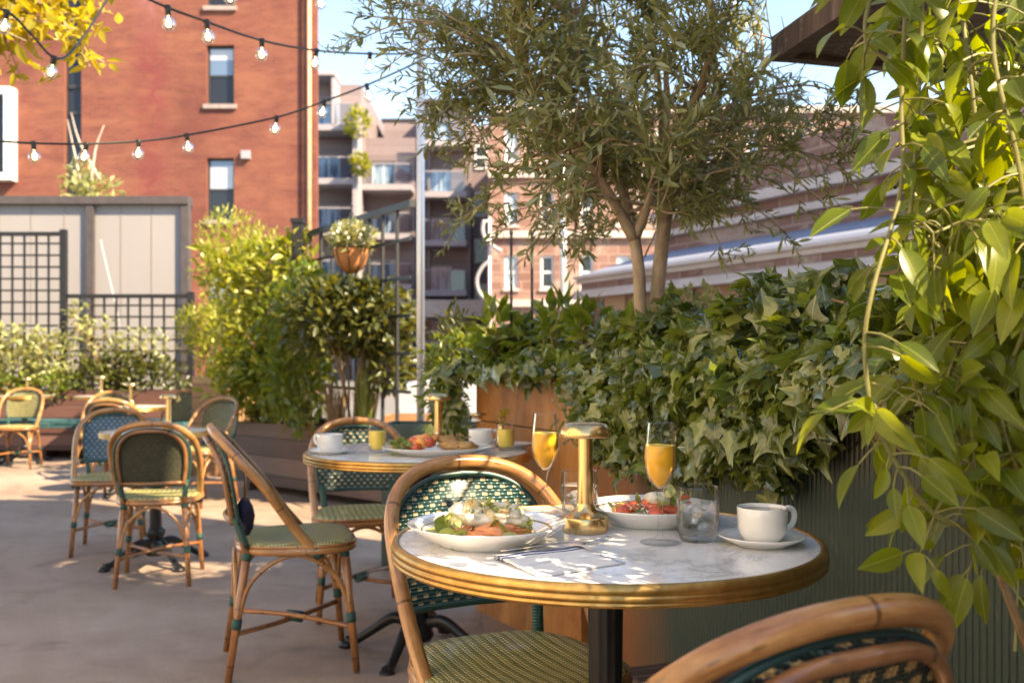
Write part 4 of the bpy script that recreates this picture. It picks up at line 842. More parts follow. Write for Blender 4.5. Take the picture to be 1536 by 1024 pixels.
for si,st in enumerate(stems):
    pts=[W(*p)-VB for p in st]; mb.tube(pts,[.0029]*(len(pts)-1)+[.0015],7,6); c=catmull(pts,8)
    for i,p in enumerate(c):
        if i%2 or (random.random()<.15): continue
        d=(c[min(i+1,len(c)-1)]-c[max(i-1,0)]).normalized()
        for k in range(3 if si else 2):
            sd=(d.cross(Vector(rdir(1)[0]))).normalized(); sd.y-=.15; q=p+sd*random.uniform(.015,.06)+d*.01
            if si==0 and i>14 and i<44: 
                if random.random()<.6: continue
            mb.tube([p,p.lerp(q,.5)+Vector((0,0,.004)),q],.0013,5,2,0,False)
            VP.append(q); VD.append(sd*.8+d*.35+Vector((0,0,-.35))+Vector(rdir(1)[0])*.3); VN.append(Vector((-.35,-.55,.6))+Vector(rdir(1)[0])*.6); VLn.append(random.uniform(.034,.072))
# small clusters filling the mass at the right
for i in range(205):
    px=random.uniform(1360,1590); py=random.uniform(-60,880); 
    if px<1360+max(0,(py-480))*.40: continue
    p=W(px,py,random.uniform(1.22,1.55))-VB
    d=(Vector((-.3,-.3,.1))+Vector(rdir(1)[0])*.8).normalized(); mb.tube([p-d*.12,p-d*.05+Vector((0,0,.008)),p],[.003,.0022,.0012],5,3,0,False)
    for k in range(random.randint(3,5)):
        sd=d.cross(Vector(rdir(1)[0])).normalized(); q=p-d*.03*k; VP.append(q); VD.append(sd*.8+d*.5+Vector((0,0,-.3))); VN.append(Vector((-.3,-.5,.7))+Vector(rdir(1)[0])*.55); VLn.append(random.uniform(.035,.075))
mb.build('stem',M['stem_green'],vn); lb=LB(); lb.addr(T_FINE,[tuple(p) for p in VP],[tuple(p) for p in VD],[tuple(p) for p in VN],VLn); lb.build('foliage',M['vine'],vn)
mb=MB(); 
for p,q in (((1600,-60,1.4),(.15,.60,2.0)),((1620,330,1.3),(.25,.60,2.0)),((1580,620,1.3),(.22,.1,0.0)),((1500,860,1.25),(.12,.05,0.0))): mb.tube([W(*p)-VB,(W(*p)-VB).lerp(Vector(q),.5)+Vector((.03,.02,0)),Vector(q)],.006,7,4)
mb.build('woody_stem',M['stem_brown'],vn)

# ---- overhanging tree at the top left (trunk outside the frame)
tr=empty('overhanging_tree',(-4.6,3.6,gz(3.6)),0,'yellow green leafy tree branch overhanging the top left corner','tree'); TB=Vector(tr.location); mb=MB(); TP=[];TD=[];TN=[];TL=[]
mb.tube([(0,0,-.1),(.05,.05,1.2),(.0,.1,2.4),(.1,.1,3.6),(.1,.2,4.8)],[.16,.13,.11,.08,.03],12,5)
ends=[W(40,10,5.2),W(90,-10,5.1),W(140,-5,5.3),W(20,55,5.0),W(90,60,5.2),W(-40,40,4.9),W(60,-60,5.3),W(150,-60,5.2),W(10,75,5.1),W(60,30,5.0),W(120,30,5.25),W(-10,15,5.0),W(90,20,5.15),W(30,-20,5.0)]
ends=[e-TB for e in ends]
for i in range(46):
    d=Vector(rdir(1)[0]); e=Vector((.5,.3,3.6))+Vector((d.x*2.3,d.y*2.2,d.z*1.1)); w_=e+TB
    if w_.y>.5 and w_.x> -2.75/5*w_.y*.82-.9 and w_.z<4.6: 
        if (w_.x/w_.y*F+CX)>60: continue
    ends.append(e)
for i_,e in enumerate(ends):
    a=Vector((.05,.1,min(max(e.z-.7,1.8),4.4))); m_=a.lerp(e,.5)+Vector((0,0,.15)); c=catmull([a,m_,e],8); mb.tube(c,[.035,.018,.006],7,1)
    for j in range(26 if i_<14 else 16):
        q=c[random.randint(6,len(c)-1)]; f=q+Vector(rdir(1)[0])*random.uniform(.12,.38); mb.tube([q,f],.004,5,1,0,False)
        for k in range(9):
            p=q.lerp(f,random.uniform(.3,1.05))+Vector(rdir(1)[0])*.04; TP.append(tuple(p)); TD.append(tuple(Vector(rdir(1)[0])+Vector((0,0,-.4)))); TN.append(tuple(Vector(rdir(1)[0])*.8+Vector((0,0,.8)))); TL.append(random.uniform(.06,.12))
mb.build('trunk',M['bark'],tr); lb=LB(); lb.addr(T_OVAL[:2],TP,TD,TN,TL); lb.build('foliage',M['tree_yellow'],tr)


# ================================================================== FURNITURE
def mirror(p): return [(-x,y,z) for x,y,z in p]
def both(half): return [Vector(p) for p in half]+[Vector(p) for p in mirror(half[:-1])[::-1]]
HOOP=[(.196,.075,.395),(.208,-.02,.505),(.214,-.115,.640),(.200,-.195,.735),(.155,-.250,.795),(.085,-.280,.826),(0,-.289,.835)]
INN=[(.158,-.188,.430),(.170,-.206,.520),(.184,-.226,.640),(.175,-.243,.720),(.136,-.264,.773),(.075,-.279,.801),(0,-.284,.809)]
def make_chair(front,back,label,group):
    t=empty('bistro_chair',(0,0,0),0,label,'chair',group)
    mb=MB(); mb.tube(both(HOOP),.0165,12,8); mb.build('hoop',M['bamboo'],t)
    # the woven back panel: two faces and a bound edge
    inn=catmull(INN,8); inn=[p for p in inn if p.z>=.515]
    def grid(off):
        vs=[];uv=[];n=14;L=0
        for i,p in enumerate(inn):
            if i: L+=(p-inn[i-1]).length
            hw=max(p.x-.004,.001)
            for j in range(n+1):
                s=2*j/n-1; bow=-.022*(1-s*s)*min(1,hw/.1); vs.append((hw*s,p.y+off+bow+.022*0,p.z)); uv.append((hw*s,p.z))
        return vs,[(i*(n+1)+j,i*(n+1)+j+1,(i+1)*(n+1)+j+1,(i+1)*(n+1)+j) for i in range(len(inn)-1) for j in range(n)],uv
    mb=MB(); v,f,u=grid(.010); mb.add(v,f,u,0); v,f,u=grid(.0); mb.add(v,[q[::-1] for q in f],u,1)
    bp=mb.build('backrest',[front,back],t)
    loop=[(p.x,p.y+.006,p.z) for p in inn]; loop=loop+[(-x,y,z) for x,y,z in loop[:-1][::-1]]
    mb=MB(); mb.tube(loop,.0065,8,1); a,b=Vector(loop[0]),Vector(loop[-1]); mb.tube([a,(0,a.y-.020,a.z),b],.0085,8,4); mb.build('edge_binding',M['binding'],bp)
    # bamboo inner frame seen from behind
    fr=[Vector((p.x*.90,p.y-.016,.008+.70*(p.z-.515)/.7+.515-.0)) for p in inn]; fr=[Vector((p.x*.885,p.y-.014-.012*(1-abs(p.x)/.17),p.z*.975+.012)) for p in inn]
    loop=fr+[Vector((-p.x,p.y,p.z)) for p in fr[:-1][::-1]]
    mb=MB(); mb.tube(loop,.0095,8,1); mb.tube([fr[0]+Vector((0,0,.012)),Vector((0,fr[0].y-.022,fr[0].z+.012)),Vector((-fr[0].x,fr[0].y,fr[0].z+.012))],.009,8,5); mb.build('inner_frame',M['bamboo_dark'],t)
    # seat
    def outl(z,k=1.):
        pts=[]
        for i in range(40):
            a=2*PI*i/40; c,s=math.cos(a),math.sin(a); e=.62
            x=math.copysign(abs(c)**e,c)*.205; y=math.copysign(abs(s)**e,s)*.2; x*=(1+.12*(y/.2)) *k; pts.append((x,y*k,z))
        return pts
    mb=MB(); rings=[(1.,.436),(1.,.446),(.965,.452),(.8,.452),(.5,.447),(.2,.444)]; vs=[];uv=[]
    for k,z in rings:
        for p in outl(z,k): vs.append(p); uv.append((p[0],p[1]))
    vs.append((0,0,.443)); uv.append((0,0)); fs=[(i*40+j,i*40+(j+1)%40,(i+1)*40+(j+1)%40,(i+1)*40+j) for i in range(5) for j in range(40)]+[(200+j,200+(j+1)%40,240) for j in range(40)]
    mb.add(vs,fs,uv); mb.build('seat',M['seat'],t)
    mb=MB(); o=outl(.424,.985); mb.tube([*o,o[0],o[1]],.013,8,1,0,False); o=outl(.440,1.005); mb.tube([*o,o[0],o[1]],.006,6,1,0,False); mb.build('seat_rim',M['bamboo'],t)
    # legs with green wraps
    legs=[((.166,.150,.425),(.197,.190,0),0),((-.166,.150,.425),(-.197,.190,0),0),((.146,-.172,.425),(.178,-.235,0),1),((-.146,-.172,.425),(-.178,-.235,0),1)]
    for a,b,r in legs:
        a,b=Vector(a),Vector(b); mb=MB(); mb.tube([a,a.lerp(b,.5),b],[.0150,.0140,.0120],12,1)
        if r: q=Vector((math.copysign(.162,a.x),-.212,.545)); mb.tube([a+Vector((0,0,-.03)),a.lerp(q,.5),q],[.0125,.0115,.0105],10,2)
        lg=mb.build('leg',M['bamboo_leg'],t)
        p=a.lerp(b,.56); d=(b-a).normalized(); mb=MB(); mb.tube([p-d*.017,p+d*.017],.0168,12,1); mb.build('wrap',M['wrap'],lg); mb=MB(); mb.tube([a+d*.006,a+d*.03],.0172,12,1); mb.build('wrap',M['wrap'],lg)
        if r: q0=a.lerp(q,.10); mb=MB(); mb.tube([q0,a.lerp(q,.5),q],.0140,12,2); mb.build('wrap',M['wrap'],lg)
    mb=MB(); A=[Vector(l[0]).lerp(Vector(l[1]),.64) for l in legs]
    for i,j,dz in ((0,3,.012),(1,2,-.008)): u_=Vector((0,0,dz)); mb=MB(); mb.tube([A[i],A[i].lerp(A[j],.5)+u_,A[j]],.0095,8,4); mb.build('stretcher',M['bamboo_leg'],t)
    mb=MB(); mb.tube([(-.02,-.025,A[0].z+.004),(.02,.02,A[0].z+.004)],.020,10); mb.build('stretcher_wrap',M['wrap'],t)
    for i,j in ((0,1),(2,3),(0,2),(1,3)):
        p,q=Vector(legs[i][0]).lerp(Vector(legs[i][1]),.60),Vector(legs[j][0]).lerp(Vector(legs[j][1]),.60); m_=p.lerp(q,.5); m_.z=.408
        p2=p.lerp(q,.14); p2.z=.33; q2=q.lerp(p,.14); q2.z=.33
        mb=MB(); mb.tube([p,p2,m_,q2,q],.0078,8,6); mb.build('arched_brace',M['bamboo'],t)
    for sx in (1,-1):
        p=Vector(HOOP[0]); p.x*=sx; q=Vector(HOOP[1]); q.x*=sx; d=(q-p).normalized(); mb=MB(); mb.tube([p+d*.012,p+d*.05],.0195,12); mb.build('hoop_wrap',M['wrap'],t)
    return t
GRP='rattan bistro chairs on the patio'
chG=make_chair(M['weave_green'],M['weave_back'],'green and cream woven bistro chair nearest left of the marble table set with benedict plate',GRP)
chG.location=(-.00,2.02,0); chG.rotation_euler=(0,0,face(.42,-.91))
dup(chG,(-.775,3.46,0),face(.95,.30),'bistro chair seen side on, standing alone in the middle with its back to the left')
dup(chG,(.205,1.185,0),face(-.44,.90),'large out of focus bistro chair back in the bottom right foreground')
c=G(548,4.42); dup(chG,(c.x,4.30,gz(4.3)),face(.25,-.97),'green and cream woven bistro chair behind the second table')
chO=make_chair(M['weave_olive'],M['weave_plain'],'bistro chair with plain dark olive back seen from behind, in front of the blue chair',GRP)
chO.location=(-1.86,5.10,gz(5.1)); chO.rotation_euler=(0,0,face(-.20,.98))
dup(chO,(-2.50,7.75,gz(7.75)),face(-.45,-.89),'bistro chair with olive woven back just right of the dark olive backed chair')
dup(chO,(-3.37,9.8,gz(9.8)),face(-.05,-1),'small distant bistro chair in front of the cedar planter')
dup(chO,(-5.30,10.35,gz(10.35)),face(.15,-1),'distant bistro chair at the far left edge in front of the bench')
dup(chO,(-3.22,7.95,gz(7.95)),face(-.05,1),'bistro chair right behind the blue chair, only its bamboo arch showing')
dup(chO,(-3.92,9.25,gz(9.25)),face(.05,-1),'farthest of the three bistro chairs lined up behind one another')
chB=make_chair(M['weave_blue'],M['weave_plain'],'bistro chair with blue woven back facing the camera behind a small table',GRP)
chB.location=(-2.44,5.88,gz(5.88)); chB.rotation_euler=(0,0,face(.28,-.96))

def make_table(R,label,group='round bistro tables'):
    t=empty('bistro_table',(0,0,0),0,label,'table',group)
    mb=MB(); mb.lathe([(0,.7195),(R-.02,.7195),(R-.0135,.720),(R-.0135,.7505),(R-.018,.7512),(0,.7512)],72); mb.build('marble_top',M['marble'],t)
    mb=MB(); mb.lathe([(R-.03,.7185),(R-.004,.7185),(R-.001,.721),(R-.001,.7245),(R-.004,.7260),(R-.001,.7275),(R,.731),(R-.0005,.7355),(R-.0035,.7372),(R-.0005,.739),(R-.001,.7455),(R-.004,.7515),(R-.008,.7530),(R-.0130,.7528),(R-.0133,.747)],96); mb.build('brass_rim',M['rim'],t)
    mb=MB(); fl=lambda a:1-.07*abs(math.sin(a*6))
    mb.lathe([(.10,.711),(.10,.700),(.055,.695),(.036,.690),(.036,.672),(.047,.668),(.050,.655),(.047,.642),(.036,.636),(.035,.628)],40); mb.lathe([(.0325,.63),(.030,.40),(.034,.20)],60,wob=fl); mb.lathe([(.035,.205),(.050,.19),(.052,.17),(.040,.15),(.048,.10),(.06,.07),(.05,.05),(0,.05)],40)
    mb.build('column',M['iron'],t)
    for k in range(4):
        a=PI/4+k*PI/2; c,s=math.cos(a),math.sin(a)
        mb=MB(); mb.tube([(c*.03,s*.03,.115),(c*.10,s*.10,.125),(c*.18,s*.18,.075),(c*.25,s*.25,.030),(c*.29,s*.29,.022)],[.024,.022,.018,.017,.020],10,5); l=mb.build('foot',M['iron'],t)
        mb=MB(); mb.lathe([(0,0),(.030,0),(.032,.012),(.022,.024),(0,.026)],20,(c*.29,s*.29,0)); mb.build('foot_pad',M['iron'],l)
    return t
T1=make_table(.392,'near round marble topped table with brass rim and black column'); T1.location=(.172,1.778,0)
T2=make_table(.42,'second round brass rimmed table behind the near green chair'); T2.location=(-.35,3.60,gz(3.6)); T2.rotation_euler=(0,0,.5)
tb=make_table(.30,'small brass edged table between the blue chair and the dark olive backed chair'); tb.location=(-2.02,5.48,gz(5.48))
dup(tb,(-3.26,8.35,gz(8.35)),.3,'small table behind the blue chair with the taller looking brass lamp')
dup(tb,(G(30,10.75).x,10.85,gz(10.8)),.2,'distant small table by the bench at the far left')
dup(tb,(G(150,10.75).x,10.8,gz(10.8)),.4,'distant small table by the bench left of the cedar planter')

# ---- table lamps
def make_lamp(label):
    o=empty('table_lamp',(0,0,0),0,label,'lamp','cordless brass table lamps')
    mb=MB(); mb.lathe([(0,0),(.0425,0),(.0435,.002),(.0437,.0265),(.0425,.0285),(.040,.0295),(.034,.0315),(.0265,.0355),(.0200,.0425),(.0168,.049),(.0160,.053)],48); mb.build('base',M['brass'],o)
    mb=MB(); mb.lathe([(.0158,.0525),(.0140,.12),(.0138,.186)],40); mb.build('stem',M['brass'],o)
    mb=MB(); mb.lathe([(.0,.182),(.043,.181),(.0482,.1785),(.0492,.180),(.0494,.186),(.0480,.192),(.0445,.198),(.039,.2025),(.032,.2045),(0,.2055)],56); mb.build('shade',M['brass'],o); return o
lp=make_lamp('brass mushroom lamp on the near marble table'); lp.location=(.139,1.833,.7515); LT=.7515
def onT(z=0,y=3.6): return .7515+gz(y)+z
dup(lp,(G(657,3.82).x,3.82,onT()),0,'brass mushroom lamp on the second table behind the food platter')
dup(lp,(G(253,5.55).x,5.55,.7515+gz(5.48)),0,'brass mushroom lamp rising behind the dark olive backed chair')
dup(lp,(G(197,8.3).x,8.3,.7515+gz(8.35)),0,'brass mushroom lamp above the row of three arched chairs, right one')
dup(lp,(G(38,10.8).x,10.85,.7515+gz(10.8)),0,'brass mushroom lamp on the table at the far left')
dup(lp,(G(152,10.75).x,10.75,.7515+gz(10.8)),0,'brass mushroom lamp above the row of three arched chairs, left one',scale=1.1)

# ================================================================== TABLEWARE
def make_plate(R,label,cat='plate',line=True):
    o=empty('plate',(0,0,0),0,label,cat); k=R/.14
    mb=MB(); mb.lathe([(0,.004),(.070*k,.004),(.080*k,.0),(.086*k,.0),(.088*k,.003),(.103*k,.010),(.122*k,.022),(.1395*k,.0345),(.1405*k,.0365),(.1385*k,.0375),(.125*k,.032),(.108*k,.0225),(.096*k,.0135),(.088*k,.0095),(.07*k,.0085),(0,.0085)],72); mb.build('dish',M['ceramic'],o)
    if line: mb=MB(); mb.lathe([(.1135*k,.0258),(.1155*k,.0270),(.1158*k,.0280),(.1130*k,.0265)],72); mb.build('gold_line',M['gold'],o)
    return o
p1=make_plate(.14,'white gold lined plate of poached egg benedict at the left of the near table'); p1.location=(-.045,1.715,LT)
p2=make_plate(.132,'white gold lined plate of tomato salad at the back of the near table'); p2.location=(.275,1.925,LT)
# benedict
P=Vector((-.045,1.715,LT+.0085)); f=empty('eggs_benedict',tuple(P),0,'poached eggs with hollandaise, salmon and green leaves on the left plate','food')
mb=MB(); mb.lathe([(0,0),(.046,0),(.05,.006),(.049,.015),(.044,.019),(0,.0195)],28,(-.02,.0,.0),wob=lambda a:1+.05*math.sin(a*3)); mb.lathe([(0,0),(.043,0),(.047,.006),(.046,.014),(.04,.018),(0,.0185)],28,(.035,.012,.0),wob=lambda a:1+.06*math.sin(a*4+1)); mb.build('muffin',M['muffin'],f)
for c,r,sd in (((.020,-.043,.022),(.034,.015,.012),3),((-.012,-.046,.013),(.024,.014,.010),4),((.052,-.028,.019),(.024,.02,.010),6),((-.045,-.03,.02),(.022,.016,.010),7)): mb=MB(); mb.blob(c,r,.45,2.8,3,0,sd); mb.build('salmon_slice',M['salmon'],f)
for c,r,sd in (((-.018,-.004,.040),(.044,.038,.022),1),((.032,-.008,.038),(.040,.036,.020),2)): mb=MB(); mb.blob(c,r,.42,2.2,4,0,sd); mb.build('poached_egg',M['egg'],f)
for c,r,sd in (((-.016,-.006,.056),(.026,.024,.0125),5),((.030,-.012,.052),(.025,.024,.0120),8),((-.034,-.026,.038),(.014,.010,.018),9),((.008,-.032,.040),(.012,.008,.016),11),((.055,-.022,.036),(.012,.012,.014),12)): mb=MB(); mb.blob(c,r,.55,2.8,3,0,sd); mb.build('hollandaise',M['sauce'],f)
RUF=[leaf_tmpl(.75,c,fd,9,.55,.7,.06) for c,fd in ((-.35,.2),(.3,.12),(-.1,.35))]
def garnish(name,parent,blobs,n,size,mat,tms=RUF,shell=.5,lift=.6): 
    Q,d=in_blobs(n,blobs,shell); lb=LB(); lb.addr(tms,Q,d*.8+rdir(n)*.9+np.array((0,-.25,.2)),rdir(n)*.9+np.array((0,-.3,lift)),size*(.5+.8*rng.random(n))); return lb.build(name,mat,parent)
garnish('lettuce',f,[(-.062,-.018,.014,.020,.026,.012),(-.048,-.04,.012,.018,.012,.010),(.0,-.042,.006,.045,.010,.004),(.072,-.012,.012,.020,.026,.011),(.055,-.038,.007,.03,.012,.006)],60,.032,M['salad'])
garnish('herb_garnish',f,[(-.012,-.012,.066,.034,.024,.006),(.035,-.018,.060,.034,.024,.006),(.01,-.03,.05,.04,.01,.01),(.065,-.03,.02,.02,.02,.008)],120,.011,M['salad'],T_LANCE+RUF[:1],.2)
garnish('shredded_cheese',f,[(.075,-.02,.010,.022,.024,.008),(.05,-.01,.05,.02,.02,.008),(-.04,-.03,.02,.03,.02,.012)],70,.013,M['crumb'],T_LANCE[:1],.2)
mb=MB()
for i in range(16):
    a=random.uniform(-.05,.06); b=random.uniform(-.03,.01); mb.blob((a,b-.012,.052+random.uniform(-.008,.006)-abs(a)*.12),(.0015,.0015,.0012),.1,2,1,0,i)
mb.build('pepper',M['speck'],f); tag(f.children[-1],kind='stuff')
# tomato salad
f=empty('tomato_salad',(.275,1.925,LT+.0085),0,'red tomato and green herb salad on the plate behind the brass lamp','food')
for i in range(24):
    a=random.uniform(0,2*PI); r=random.uniform(.0,.062); mb=MB(); mb.blob((r*math.cos(a),r*math.sin(a),.014+.020*(1-r/.062)),(random.uniform(.013,.021),random.uniform(.012,.018),random.uniform(.009,.013)),.3,2.5,2,0,i+20); mb.build('tomato_piece',M['tomato'] if i%3 else M['orange'],f)
mb=MB(); mb.blob((.012,-.012,.040),(.026,.022,.016),.3,2,3,0,51); mb.build('poached_egg',M['egg'],f); mb=MB(); mb.blob((.055,.015,.034),(.026,.015,.018),.5,2.5,3,0,52); mb.build('red_crisp',M['tomato'],f)
garnish('herb_leaf',f,[(0,-.02,.024,.055,.035,.012),(.03,-.03,.04,.03,.015,.010),(-.045,0,.02,.025,.03,.010)],22,.024,M['salad']); garnish('shredded_cheese',f,[(0,-.02,.028,.05,.03,.01)],60,.014,M['crumb'],T_LANCE[:1],.2)
# flutes
def make_flute(label,H=.213,rb=.0290,rr=.0235,level=.172,z0=.098):
    o=empty('champagne_flute',(0,0,0),0,label,'glass','stemmed glasses of orange juice')
    outer=[(0,.0),(.034,.0),(.0358,.0012),(.034,.0026),(.016,.0050),(.0062,.0095),(.0042,.020),(.0039,.05),(.0046,.082),(.0068,z0-.006),(.0135,z0+.004),(.0225,z0+.019),(.0275,z0+.036),(rb,z0+.052),(.0283,z0+.072),(.0262,z0+.092),(rr,H)]
    inner=[(rr-.0009,H),(.0253,z0+.092),(.0274,z0+.072),(rb-.001,z0+.052),(.0265,z0+.036),(.0214,z0+.019),(.0122,z0+.0052),(.005,z0-.001),(0,z0-.002)]
    mb=MB(); mb.lathe(catp(outer),48); mb.lathe(inner,48,sub=2); mb.lathe([(rr-.0009,H),(rr-.0004,H+.0006),(rr,H)],48); mb.build('glass',M['glass'],o)
    prof=[(0,z0-.0015)]+[(r-.0006,z) for r,z in inner[::-1] if z0-.0015<z<level]
    rl=np.interp(level,[z for r,z in inner[::-1]],[r for r,z in inner[::-1]])-.0005; prof += [(rl,level),(rl*.93,level-.0006),(0,level-.0007)]
    mb=MB(); mb.lathe(prof,40); mb.build('juice',M['juice'],o)
    mb=MB(); mb.lathe([(rl*.86,level-.0004),(rl*.99,level+.0016),(rl*.995,level-.001)],40); mb.build('foam',M['pale_juice'],o); return o
def catp(p): return p
fl=make_flute('champagne flute of orange juice in front, between the lamp and the water glass'); fl.location=(.2626,1.715,LT)
dup(fl,(.068,2.0,LT),0,'champagne flute of orange juice at the back, left of the brass lamp')
# water glasses
def make_tumbler(label,R=.037,H=.098,level=.068,liquid='water',ice=True,name='water_glass',cat='glass',group='water glasses'):
    o=empty(name,(0,0,0),0,label,cat,group)
    mb=MB(); mb.lathe([(0,.001),(R*.70,.0),(R*.80,.003),(R*.95,.018),(R,.035),(R*.99,H*.8),(R*.945,H)],48); mb.lathe([(R*.925,H),(R*.965,H*.8),(R*.975,.035),(R*.92,.02),(R*.74,.011),(0,.009)],48); mb.lathe([(R*.925,H),(R*.935,H+.0006),(R*.945,H)],48); mb.build('glass',M['glass'],o)
    mb=MB(); q=[(0,.0095),(R*.73,.0115),(R*.91,.020),(R*.968,.035),(R*.962,level-.002),(R*.955,level),(0,level-.0005)]; mb.lathe(q,40); mb.build(liquid if liquid!='pale_juice' else 'juice',M[liquid],o)
    if ice:
        for i in range(6):
            a=i*1.1; Mx=Matrix.Translation((.016*math.cos(a),.016*math.sin(a),.022+.0085*i))@Matrix.Rotation(i*1.3,4,Vector((.4,.7,.5)).normalized()); mb=MB(); mb.box(-.0085,.0085,-.0085,.0085,-.0085,.0085,0,Mx); mb.build('ice_cube',M['ice'],o,bevel=.002)
    return o
wg_=make_tumbler('tumbler of ice water in front, between the flute and the coffee cup',.0385,.097,.069); wg_.location=(.3337,1.737,LT)
dup(wg_,(.138,1.975,LT),.7,'tumbler of water at the back, half hidden behind the brass lamp stem')
# cups
def make_cup(label,R=.044,H=.058,coffee=True,hdl=0.0):
    o=empty('coffee_cup',(0,0,0),0,label,'cup','white cups'); k=R/.044
    mb=MB(); mb.lathe([(0,.002),(.026*k,.0),(.031*k,.001),(.036*k,.007),(.040*k,.014),(.0425*k,.024),(.0432*k,.040),(.0437*k,H),(.0433*k,H+.0012),(.0412*k,H+.0004),(.0405*k,.042),(.0392*k,.022),(.034*k,.010),(0,.008)],56); mb.build('body',M['ceramic'],o)
    mb=MB(); c,s=math.cos(hdl),math.sin(hdl); mb.tube([(x*c*k,x*s*k,z) for x,z in ((.0415,H-.008),(.055,H-.004),(.0655,H-.010),(.0670,H-.024),(.060,H-.036),(.048,H-.042),(.0405,H-.043))],[.0050,.0048,.0046,.0046,.0046,.005,.0055],10,5,squash=1.15); mb.build('handle',M['ceramic'],o)
    if coffee: mb=MB(); mb.lathe([(0,H-.0050),(.0406*k,H-.0050),(.0407*k,H-.0062)],40); mb.build('coffee',M['coffee'],o)
    return o
def make_saucer(label,R=.0756):
    o=empty('saucer',(0,0,0),0,label,'saucer','white saucers'); k=R/.0756
    mb=MB(); mb.lathe([(0,.003),(.036*k,.003),(.042*k,0),(.047*k,0),(.049*k,.0025),(.062*k,.008),(.0748*k,.0155),(.0758*k,.0172),(.0745*k,.0180),(.062*k,.0125),(.048*k,.0085),(.036*k,.0072),(0,.0070)],64); mb.build('dish',M['ceramic'],o)
    mb=MB(); mb.lathe([(.0265*k,.0074),(.029*k,.0084),(.032*k,.0078)],48); mb.build('cup_ring',M['ceramic'],o); return o
sa=make_saucer('white saucer under the coffee cup on the near table'); sa.location=(.4385,1.700,LT)
cu=make_cup('white cup of black coffee on its saucer at the right of the near table',hdl=.35); cu.location=(.4400,1.700,LT+.0075)
# napkin and fork
q=[Vector((-.032,1.580,0)),Vector((.105,1.655,0)),Vector((.182,1.535,0)),Vector((.040,1.440,0))]
nk=empty('napkin',(0,0,0),0,'folded white napkin with navy stripes at the front edge of the near table','napkin')
for li,(a0,a1,z) in enumerate(((0,.98,.0),(.0,.56,.0020),(.0,.30,.0040))):
    mb=MB(); nu,nv=16,10; vs=[];uv=[]
    for i in range(nu+1):
        for j in range(nv+1):
            s=i/nu; t=a0+(a1-a0)*j/nv; p=q[0].lerp(q[1],s).lerp(q[3].lerp(q[2],s),t+.012*math.sin(s*7+li)*t+.03*(li-1)*(s-.5)*t); rip=.0014*math.sin(s*9+li*2+t*4)+.0022*noise.noise(Vector((s*5,t*6,li))); h=LT+.0012+z+max(0,rip)+(.0018*math.sin(PI*j/nv)); vs.append((p.x,p.y,h)); uv.append((s*.156,t*.16))
    fs=[(i*(nv+1)+j,(i+1)*(nv+1)+j,(i+1)*(nv+1)+j+1,i*(nv+1)+j+1) for i in range(nu) for j in range(nv)]; mb.add(vs,fs,uv)
    edge=[k*(nv+1)+nv for k in range(nu+1)]; e0=[vs[k] for k in edge]; mb.add(e0+[(x,y,LT+.0008+z*.4) for x,y,_ in e0],[(i,i+1,nu+2+i,nu+1+i) for i in range(nu)],[uv[k] for k in edge]*2)
    o=mb.build('folded_layer',M['napkin'],nk); sm=o.modifiers.new('thick','SOLIDIFY'); sm.thickness=.0007
fk=empty('fork',(0,0,0),0,'polished steel fork resting on the striped napkin','fork'); z=LT+.012
a=Vector((-.020,1.590,z)); b=Vector((.165,1.648,z+.003)); d=(b-a).normalized(); sd=Vector((-d.y,d.x,0)).normalized(); up_=Vector((0,0,1))
def fp(s,l,h): return a+d*s+sd*l+up_*h
prof=[(0,.0052,.0),(.03,.0055,.0012),(.07,.0036,.003),(.105,.0026,.005),(.125,.0032,.005),(.138,.0085,.0025),(.150,.0112,.001)]
mb=MB(); vs=[];n=len(prof)
for s,wd,h in prof: vs += [fp(s,-wd,h),fp(s,0,h+.0007),fp(s,wd,h),fp(s,wd,h-.0016),fp(s,-wd,h-.0016)]
fs=[]
for i in range(n-1):
    for j in range(5): fs.append((i*5+j,i*5+(j+1)%5,(i+1)*5+(j+1)%5,(i+1)*5+j))
fs += [(4,3,2,1,0),tuple((n-1)*5+j for j in range(5))]; mb.add(vs,fs); mb.build('handle',M['steel'],fk)
for k in range(4): l=(k-1.5)*.0068; mb=MB(); mb.tube([fp(.148,l,.0005),fp(.165,l,.0000),fp(.182,l*.97,.0035),fp(.196,l*.93,.0085)],[.0014,.0013,.0012,.0006],6,4,squash=.7); mb.build('tine',M['steel'],fk)
# second table
y2=3.6; Z2=onT()
pl=make_plate(.205,'large cream platter of breakfast food on the second table','platter',False); pl.location=(-.265,3.47,Z2); pl.scale=(1,.8,.8)
f=empty('breakfast_food',(-.265,3.47,Z2+.010),0,'breakfast of orange fruit, red berries and golden pastry on the large platter','food')
for i in range(12): mb=MB(); mb.blob((-.06+random.uniform(-.03,.055),random.uniform(-.04,.03),.02+.030*random.random()),(.022,.02,.016),.35,2.3,2,0,i+70); mb.build('fruit_piece',M['orange'] if i%4 else M['tomato'],f)
mb=MB(); mb.blob((-.075,-.05,.018),(.022,.018,.016),.2,2,3,0,91); mb.build('red_berry',M['tomato'],f)
for c,r in (((.055,.0,.022),(.055,.045,.020)),((.10,-.02,.02),(.045,.03,.018)),((.03,.03,.04),(.04,.03,.014)),((-.13,.0,.016),(.045,.04,.014))): mb=MB(); mb.blob(c,r,.3,3,3,0,int(r[0]*999)); mb.build('pastry',M['pastry'],f)
garnish('salad_leaf',f,[(-.12,-.03,.02,.035,.03,.012)],40,.03,M['salad']); lb=LB(); lb.add(RUF[0],[(-.035,-.0,.055)],[(.15,0,1)],[(0,-1,.2)],[.045]); lb.build('mint_leaf',M['salad'],f); garnish('crumbs',f,[(.06,0,.05,.06,.03,.008)],40,.014,M['pastry'],T_QUICK)
pos=lambda px,d:(G(px,d).x,d)
